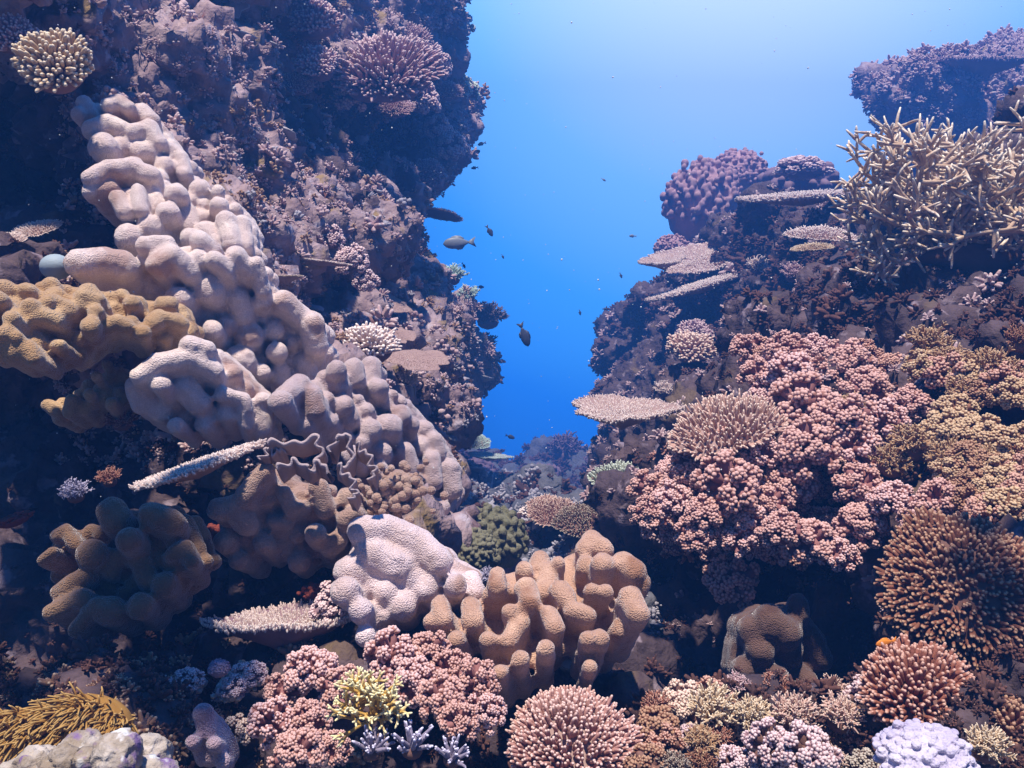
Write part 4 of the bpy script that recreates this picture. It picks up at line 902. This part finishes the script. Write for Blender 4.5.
for x, y, r, Y, lab, m, T in [(712, 718, 30, 1.3, 'cream tipped bushy coral left of the dark stones at the bottom right', 'crm_t', BUSHY[0]), (752, 724, 24, 1.28, 'cream brown bushy coral right of the cream tipped one', 'crm_t', BUSHY[1]),
                              (700, 748, 20, 1.22, 'small brown bushy coral below the cream tipped one', 'ylw_t', BUSHY[1]), (792, 722, 26, 1.27, 'dull brown bushy coral below the dark leather coral', 'tan_t', BUSHY[0]),
                              (840, 722, 24, 1.27, 'dull pinkish bushy coral left of the reddish finger dome', 'tan_t', BUSHY[1]), (806, 756, 24, 1.15, 'pale lilac knobbly coral at the bottom edge', 'mve_t', CAU[2]),
                              (770, 748, 20, 1.18, 'dull mauve knobbly coral beside the pale lilac one', 'mve_t', CAU[3]), (985, 752, 24, 1.1, 'cream tipped bushy coral right of the white lilac dome', 'crm_t', BUSHY[0]), (655, 735, 22, 1.3, 'dark knobbly coral right of the dusty pink cushion', 'orn_t', CAU[1])]:
    put(T, 'bushy_coral' if T in BUSHY else 'knobbly_coral', x, y, Y, r*1.3, lab, 'coral', ('brn_b', m), rx=25)
tk = []; rq = random.Random(5); nq = 0
for _ in range(4000):
    x, y = rq.uniform(90, 900), rq.uniform(690, 775)
    if not (x < 245 and y < 735 or 645 < x < 870): continue
    if x < 150 and y > 705: continue
    if tk and min(math.hypot(x-a, y-b) for a, b in tk) < 24: continue
    tk.append((x, y)); nq += 1
    T = (BUSHY[0], CAU[nq % 5], BUSHY[1], CAU[(nq+2) % 5])[nq % 4]
    put(T, 'rubble_coral', x, y, 1.42-(y-690)*.0028, rq.uniform(16, 26), 'small brown coral tuft among the overlapping growth of the dark foreground', 'coral', ('brn_b', ('orn_t', 'mve_t', 'tan_t', 'red_t', 'dbr_t')[nq % 5]), rx=rq.uniform(10, 40), ry=rq.uniform(-15, 15), group='small coral tufts over the foreground rubble')
for x, y, r, Y, lab in [(112, 690, 20, 1.35, 'knobbly pale crust coral right of the golden anemone, leftmost of the row'), (148, 694, 24, 1.32, 'knobbly pale crust coral in the middle of the row right of the anemone'), (186, 686, 19, 1.33, 'knobbly pale crust coral left of the round purple knob'),
                        (246, 678, 19, 1.35, 'knobbly pale crust coral right of the round purple knob'), (232, 690, 17, 1.33, 'knobbly pale crust coral just below the round purple knob')]:
    put(ROUGH, 'crust_coral', x, y, Y, r, lab, 'coral', 'pale_rock', rx=20, sc=(1.1, 1, .8), group='knobbly crust corals at the lower left')
    put(CAU[int(x) % 5], 'knobbly_coral', x+3, y-4, Y-0.01, r*0.85, lab.replace('knobbly pale crust coral', 'purplish coral growing on pale crust').replace('of the row right of the anemone','of the row'), 'coral', ('mve_b', 'mve_t'), rx=20, sc=(1.2, 1, .8), group='purplish knobbly corals at the lower left')
g = Geo(); v, f = ICO[3]; g.add(v*np.array([1, 1, .9]), [f]); BALL = Tmpl([('body', g)])
put(BOLD, 'round_sponge', 219, 669, 1.30, 11, 'round purplish knob among the crust corals at lower left', 'sponge', 'purple')
put(BALL, 'round_sponge', 56, 267, 1.75, 16, 'smooth blue grey round sponge left of the pale lilac cascade', 'sponge', 'grey_ball', sc=(.95, 1, .9))
leather('soft_coral', 'purplish finger shaped soft coral standing at the bottom left, right of the pale crusted rock',
    [(9, [(203, 714), (206, 730)]), (8, [(200, 745), (204, 758)]), (7, [(192, 742)]), (8, [(222, 762)]), (7, [(214, 744)])], plane(205, 740, 1.15), 'lea_purple', push=0.05, cat='soft coral', vox=.004)

# crusted rock in the lower left corner
def crust_rock():
    rd = random.Random(5); S = []
    for k in range(60):
        x = rd.uniform(10, 178); top = 748 if x > 60 else 748+(60-x)*0.5
        if x > 150: top += (x-150)*0.9
        S.append((P(x, rd.uniform(top, top+60), rd.uniform(0.94, 1.04)), (rd.uniform(.012, .026),)*3))
    V, N, Fc = smooth_mesh('r', S, 0.0032, 2)
    V = V+N*(fbm(V, 30, 4, 2)*0.009+fbm(V, 110, 3, 4, ridged=True)*0.005)[:, None]
    b = V.mean(0); b[2] = V[:, 2].min()
    g = Geo(); g.add(V-b, Fc)
    tag(link('crusted_rock', g.mesh('crusted_rock', M['pale_rock']), b), 'pale crusted rock with purple patches in the bottom left corner', 'rock')
crust_rock()

# staghorn thicket
def staghorn(px, py, Y, seed, n_main=150):
    rg = np.random.default_rng(seed); segs = []
    base = P(px, py, Y)
    def grow(p, d, ln, r, lvl):
        d = d/np.linalg.norm(d)
        K = 5; b = rg.normal(size=3)*ln*0.10; b[2] += ln*0.06
        path = np.array([p+d*ln*t+b*t*t for t in np.linspace(0, 1, K)])
        segs.append((path, np.array([r, r*.95, r*.88, r*.78, r*.5]), 0.1 if lvl < 1 else 0.3))
        if lvl >= 3: return
        for k in range(rg.integers(2, 5) if lvl < 2 else rg.integers(0, 3)):
            t = rg.uniform(0.35, 0.92); q = p+d*ln*t+b*t*t
            nd = d*0.75+rg.normal(size=3)*0.55+np.array([0, 0, 0.12])
            grow(q, nd, ln*rg.uniform(.5, .85), r*0.86, lvl+1)
    for i in range(n_main):
        u = rg.normal(size=3); u /= np.linalg.norm(u)
        o = base+np.array([rg.uniform(-.18, .42), rg.uniform(-.06, .25), rg.uniform(-.10, .16)]); o[2] += .1*max(0, (o[0]-base[0]))
        d = np.array([rg.uniform(-1.1, .6), rg.uniform(-.8, .3), rg.uniform(-.40, .60)])
        grow(o, d, rg.uniform(.075, .125), 0.0070, 0)
    g = Geo(); pa = np.array([s[0] for s in segs]); ra = np.array([s[1] for s in segs])
    tubes(g, pa-base, ra, 7, tips=(np.array([s[2] for s in segs]), np.ones(len(segs))))
    gb = Geo(); v, f = ICO[3]; vv = v*np.array([.16, .08, .06])+np.array([.12, .20, -.12]); vv += (fbm(vv, 9, 3, 2)*0.03)[:, None]; gb.add(vv, [f])
    root = empty('staghorn_coral', base, 'big tangled thicket of tan staghorn coral with pale tips, at the upper right', 'coral')
    link('base', gb.mesh('base', M['brn_b']), (0, 0, 0), root); link('branches', g.mesh('branches', M['stag']), (0, 0, 0), root)
    print('STAG', len(segs))
staghorn(962, 208, 2.55, 21)

# yellow fire coral: forked flattened branchlets
def fire(px, py, Y):
    rg = np.random.default_rng(8); segs = []; base = P(px, py, Y)
    def grow(p, d, ln, r, lvl):
        d = d/np.linalg.norm(d); q = p+d*ln
        segs.append((np.array([p, p+d*ln*.35, p+d*ln*.7, q]), np.array([r, r*.9, r*.85, r*.8 if lvl < 4 else r*.6]), lvl/5, (lvl+1)/5))
        if lvl >= 4: return
        a = rg.normal(size=3); a -= d*a.dot(d); a /= np.linalg.norm(a)
        for s in (1, -1): grow(q, d+a*s*rg.uniform(.45, .9)+np.array([0, -.1, .1]), ln*rg.uniform(.62, .9), r*.86, lvl+1)
    for i in range(17):
        d = np.array([rg.uniform(-1, 1), rg.uniform(-.9, .2), rg.uniform(-.2, 1)])
        grow(base+rg.normal(size=3)*.008, d, .0175, .0030, 0)
    g = Geo(); tubes(g, np.array([s[0] for s in segs])-base, np.array([s[1] for s in segs]), 6, tips=(np.array([s[2] for s in segs]), np.array([s[3] for s in segs])))
    o = link('fire_coral', g.mesh('fire_coral', M['fire_t']), base); tag(o, 'yellow forked fire coral with cream tips in front of the bottom pink heads', 'coral')
fire(372, 712, 1.12)

# lilac grey branching corals below the fire coral
for x, y, r, lab in [(372, 752, 24, 'lilac grey branching coral with pale tips, below the yellow fire coral'), (412, 750, 26, 'lilac grey branching coral with pale tips, right under the bottom pink heads'), (452, 760, 22, 'lilac grey branching coral left of the dusty pink finger cushion')]:
    put(BLD, 'branching_coral', x, y, 1.08, r, lab, 'coral', ('brn_b', 'blade'), rx=20, ry=8)
# golden anemone
def anemone(px, py, Y, w, h, n, name_label):
    rg = np.random.default_rng(int(px)); base = P(px, py, Y)
    N = n; th = rg.uniform(0, 6.28, N); rr = np.sqrt(rg.random(N))
    bp = np.stack([np.cos(th)*rr*w, np.sin(th)*rr*w*.6-.01, h*(1-rr**2)*.8], 1)
    K = 7; t = np.linspace(0, 1, K)
    d = np.stack([np.cos(th)*rr*.8, np.sin(th)*rr*.6-.5, np.full(N, .7)], 1)+rg.normal(size=(N, 3))*.25
    d /= np.linalg.norm(d, axis=1, keepdims=True); sweep = np.array([-.45, -.2, -.8])[None]+rg.normal(size=(N, 3))*.3
    L = rg.uniform(.018, .032, N)
    paths = bp[:, None]+d[:, None]*(L[:, None]*t)[:, :, None]+sweep[:, None]*(L[:, None]*t**2)[:, :, None]*.9
    rad = np.full((N, K), .0012); rad[:, -1] *= .7; rad[:, 0] *= 1.2
    g = Geo(); tubes(g, paths, rad, 6)
    root = empty('sea_anemone', base, name_label, 'anemone')
    gb = Geo(); v, f = ICO[3]; gb.add(v*np.array([w, w*.6, h]), [f])
    link('body', gb.mesh('body', M['anem']), (0, 0, 0), root); link('tentacles', g.mesh('tentacles', M['anem']), (0, 0, 0), root)
anemone(84, 728, 1.12, .062, .042, 900, 'larger golden anemone with swept tentacles, left of the knobbly crust corals')
anemone(20, 735, 1.10, .040, .030, 480, 'smaller golden anemone at the lower left edge')

# ruffled plate with pale wavy rims in the leather slope
def ruffles(paths, label):
    root = None; base = P(300, 470, 1.5)
    g = Geo()
    for path, depth, Y in paths:
        pts = np.array([P(x, y, Y) for x, y in path]); K = 90
        s = np.linspace(0, len(pts)-1, K); i = np.clip(s.astype(int), 0, len(pts)-2); u = (s-i)[:, None]
        c = pts[i]*(1-u)+pts[i+1]*u
        for _ in range(2): c[1:-1] = (c[:-2]+c[1:-1]*2+c[2:])/4
        tan = np.gradient(c, axis=0); tan /= np.linalg.norm(tan, axis=1, keepdims=True); side = np.cross(tan, [0, 1, 0])
        wav = np.sin(np.arange(K)*0.33)*.0042+np.sin(np.arange(K)*.19+1)*.004
        rows = []; J = 8
        for face in (0, 1):
            for j in (range(J) if face == 0 else range(J-1, -1, -1)):
                t = j/(J-1)
                off = np.array([0, depth*t, -depth*.75*t])
                rows.append(c+off+side*(wav*(1-t)**1.2)[:, None]+side*(.0026 if face else -.0026)*(1+.8*t))
        V = np.concatenate(rows); nr = len(rows); I = np.arange(nr*K).reshape(nr, K)
        R2 = np.roll(I, -1, 0)
        q = np.stack([I[:, :-1].ravel(), R2[:, :-1].ravel(), R2[:, 1:].ravel(), I[:, 1:].ravel()], 1)
        T = np.concatenate([np.full(K, max(0, 0.9-1.3*min(j, 2*J-1-j)/(J-1))) for j in range(2*J)])
        g.add(V-base, [q], T)
    o = link('ruffled_coral', g.mesh('ruffled_coral', M['ruffle']), base); tag(o, label, 'coral')
M['ruffle'] = mat('brown ruffled sheet', (0.30, 0.20, 0.17), (0.38, 0.27, 0.23), (0.46, 0.37, 0.38), scale=20, bump=0.5, bump_scale=300)
ruffles([([(268, 445), (283, 440), (300, 443), (318, 437), (322, 448), (314, 462), (312, 474)], .03, 1.47), ([(278, 470), (292, 458), (308, 470), (318, 462), (330, 470)], .03, 1.45),
         ([(332, 452), (334, 438), (345, 434), (352, 447), (350, 462), (340, 470)], .03, 1.46), ([(336, 466), (350, 476), (356, 490), (352, 500)], .03, 1.43), ([(262, 460), (266, 448), (276, 452), (284, 448)], .03, 1.48),
         ([(355, 445), (366, 452), (374, 466), (372, 480)], .03, 1.47)], 'ruffled brown sheet coral with pale lilac wavy rims, between the leather corals on the left')
g = Geo(); rg_ = np.random.default_rng(3)
cc = np.array([P(394+rg_.normal()*15, 494+rg_.normal()*12, 1.62)+np.array([0, rg_.uniform(0, .03), 0]) for _ in range(130)]); bb = P(394, 500, 1.66)
balls(g, cc-bb, rg_.uniform(.006, .0105, 130), 2); v, f = ICO[3]; g.add(v*np.array([.05, .03, .045])+np.array([0, .03, .01]), [f])
tag(link('grape_coral', g.mesh('grape_coral', M['lea_brown']), bb), 'patch of small brown grape like polyps between the leather corals', 'coral')

# ------------------------------------------------------------------ fish
def fish_mesh():
    K = 12; t = np.linspace(0, 1, K); prof = np.sin(np.pi*t**.8)**.75*.5+.03; prof[-1] = .07; prof[0] = .03
    g = Geo(); S = 12; th = np.arange(S)*2*math.pi/S
    V = np.concatenate([np.column_stack([np.full(S, 1-2*tt), np.cos(th)*p*.32, np.sin(th)*p*.85]) for tt, p in zip(t, prof)])
    I = np.arange(K*S).reshape(K, S); q = np.stack([I[:-1].ravel(), I[1:].ravel(), np.roll(I, -1, 1)[1:].ravel(), np.roll(I, -1, 1)[:-1].ravel()], 1)
    g.add(V, [q, np.array([[0, i, i+1] for i in range(1, S-1)]), np.array([[(K-1)*S, (K-1)*S+i+1, (K-1)*S+i] for i in range(1, S-1)])])
    def fin(pts, th=.025):
        p = np.array(pts, float); n = len(p); h = Geo()
        V = np.concatenate([np.column_stack([p[:, 0], np.full(n, th), p[:, 1]]), np.column_stack([p[:, 0], np.full(n, -th), p[:, 1]])])
        i = np.arange(n); j = (i+1) % n
        h.add(V, [np.stack([i, j, j+n, i+n], 1), np.array([[0, k+1, k] for k in range(1, n-1)]), np.array([[n, n+k, n+k+1] for k in range(1, n-1)])]); return h
    tail = fin([(-.9, .05), (-1.2, .22), (-1.55, .42), (-1.38, .0), (-1.55, -.42), (-1.2, -.22), (-.9, -.05)])
    dors = fin([(.5, .34), (.3, .50), (0, .58), (-.4, .52), (-.65, .32), (-.55, .18), (.4, .28)])
    vent = fin([(.1, -.38), (-.1, -.55), (-.45, -.50), (-.65, -.28), (-.5, -.18), (0, -.32)])
    return [('body', g), ('tail', tail), ('fin', dors), ('fin', vent)]
FISH = Tmpl(fish_mesh())
FL = [(456, 243, 3.7, 13, 5, 180, 'grey', 'large blue grey fish with its head against the left wall'), (525, 337, 3.6, 10, 70, 0, 'dark', 'plump grey fish hanging nose down, largest in the blue gap'), (490, 232, 4.0, 5, 60, 0, 'dark', 'small dark fish in the open water right of the left wall plates'),
      (481, 144, 4.2, 3.5, 20, 180, 'dark', 'tiny dark fish beside the left wall, uppermost of the three'), (476, 153, 4.2, 5, -35, 0, 'dark', 'dark fish beside the left wall, middle of the three'), (474, 168, 4.2, 3, 10, 180, 'dark', 'tiny dark fish beside the left wall, lowest of the three'),
      (503, 257, 4.5, 2, 60, 0, 'dark', 'speck sized dark fish below the small dark one in open water'), (481, 287, 4.6, 3.2, 0, 0, 'grey', 'tiny blue grey fish left of the plump grey fish'), (511, 437, 4.5, 4, 20, 0, 'dark', 'small dark fish low in the blue gap above the ridge'),
      (597, 321, 4.8, 2.6, 90, 0, 'dark', 'speck sized dark fish standing on end near the right wall'), (580, 313, 4.8, 2.4, 80, 0, 'dark', 'speck sized dark fish left of the one on end near the right wall'), (606, 309, 4.8, 2.5, 0, 0, 'dark', 'speck sized dark fish touching the right wall edge'),
      (604, 180, 5.0, 2.2, 30, 0, 'grey', 'faint fish high in the open water'), (632, 236, 4.8, 3, 0, 180, 'grey', 'faint blue fish left of the bubbly mound'), (621, 276, 4.8, 2.4, 70, 0, 'dark', 'speck sized fish left of the stacked tables'),
      (464, 266, 4.5, 2.6, 60, 0, 'dark', 'speck sized fish beside the greenish crust on the left wall'), (884, 643, 1.3, 9, 10, 180, 'orange', 'orange fish above the reddish finger coral dome')]
for x, y, Y, r, tilt, yaw, c, lab in FL:
    Y = far(Y)
    k = r*Y/F/1.0; root = empty('fish', P(x, y, Y), lab, 'fish', None if c == 'orange' else 'small fish in the blue gap', (0, R(tilt), R(yaw+8))); root.scale = (k, k, k)
    m = {'grey': 'fish_gr', 'dark': 'fish_dk', 'orange': 'fish_or'}[c]
    for i, (pn, _) in enumerate(FISH.parts): link(pn, FISH.mesh(i, m), (0, 0, 0), root)

# unseen perforated rock added above both sides to block and dapple the sun
def overhang(name, x0, x1, y0, y1, z0, seed, n):
    rd = random.Random(seed); S = []
    for _ in range(n):
        x, y = rd.uniform(x0, x1), rd.uniform(y0, y1)
        for k in range(4): S.append(((x+rd.uniform(-.05, .05), y+rd.uniform(-.04, .04), z0+rd.uniform(0, .10)), (rd.uniform(.025, .05), rd.uniform(.02, .045), rd.uniform(.02, .03))))
    xo = x0 if x0 < -1 else x1
    for _ in range(60): S.append(((xo+rd.uniform(-.2, .2), rd.uniform(y0, y1), z0+rd.uniform(-.1, .3)), (rd.uniform(.1, .2),)*3))
    V, N, Fc = smooth_mesh(name, S, 0.014, 1); V = V+N*(fbm(V, 12, 3, seed)*0.02)[:, None]
    g = Geo(); g.add(V, Fc); tag(link(name, g.mesh(name, M['rock'])), kind='structure')
overhang('sun_blocker', -1.6, -.42, .70, 1.10, .80, 3, 46)
overhang('sun_blocker', .66, 1.6, .72, 1.12, .84, 4, 34)

# particles drifting in the water
rgp = np.random.default_rng(99); g = Geo()
npt = 900; Yp = rgp.uniform(0.9, 7, npt); cp = np.stack([(rgp.uniform(0, 1024, npt)-512)/F*Yp, Yp, (384-rgp.uniform(-50, 500, npt))/F*Yp], 1)
balls(g, cp, rgp.uniform(.0005, .0015, npt)*np.sqrt(Yp/1.5), 1)
M['snow'] = mat('pale particle', (0.7, 0.7, 0.66), bump=0)
tag(link('drifting_particles', g.mesh('drifting_particles', M['snow'])), 'pale specks drifting in the water', None, None, 'stuff')

# ------------------------------------------------------------------ the water as a haze volume
def haze():
    x0, x1, y0, y1, z0, z1 = HAZE_BOX
    v = [(x, y, z) for x in (x0, x1) for y in (y0, y1) for z in (z0, z1)]
    f = [(0, 1, 3, 2), (4, 6, 7, 5), (0, 4, 5, 1), (2, 3, 7, 6), (0, 2, 6, 4), (1, 5, 7, 3)]
    m = bpy.data.meshes.new('haze'); m.from_pydata(v, [], f); m.update()
    mt = bpy.data.materials.new('haze'); mt.use_nodes = True; n = mt.node_tree.nodes; n.clear()
    out = n.new('ShaderNodeOutputMaterial'); pv = n.new('ShaderNodeVolumePrincipled')
    pv.inputs['Color'].default_value = HAZE_COLOR; pv.inputs['Density'].default_value = HAZE_DENSITY
    pv.inputs['Anisotropy'].default_value = 0.3
    mt.node_tree.links.new(pv.outputs[0], out.inputs['Volume'])
    m.materials.append(mt)
    tag(link('haze', m), 'blue sea water', None, None, 'stuff')
    print('LOWEST/HIGHEST', min(v[0][:, 2].min() for v in ROCKS.values()), max(v[0][:, 2].max() for v in ROCKS.values()))
HAZE_BOX = (-12.3, 12.3, -1.8, 19.5, -5.8, 6.6)
haze()
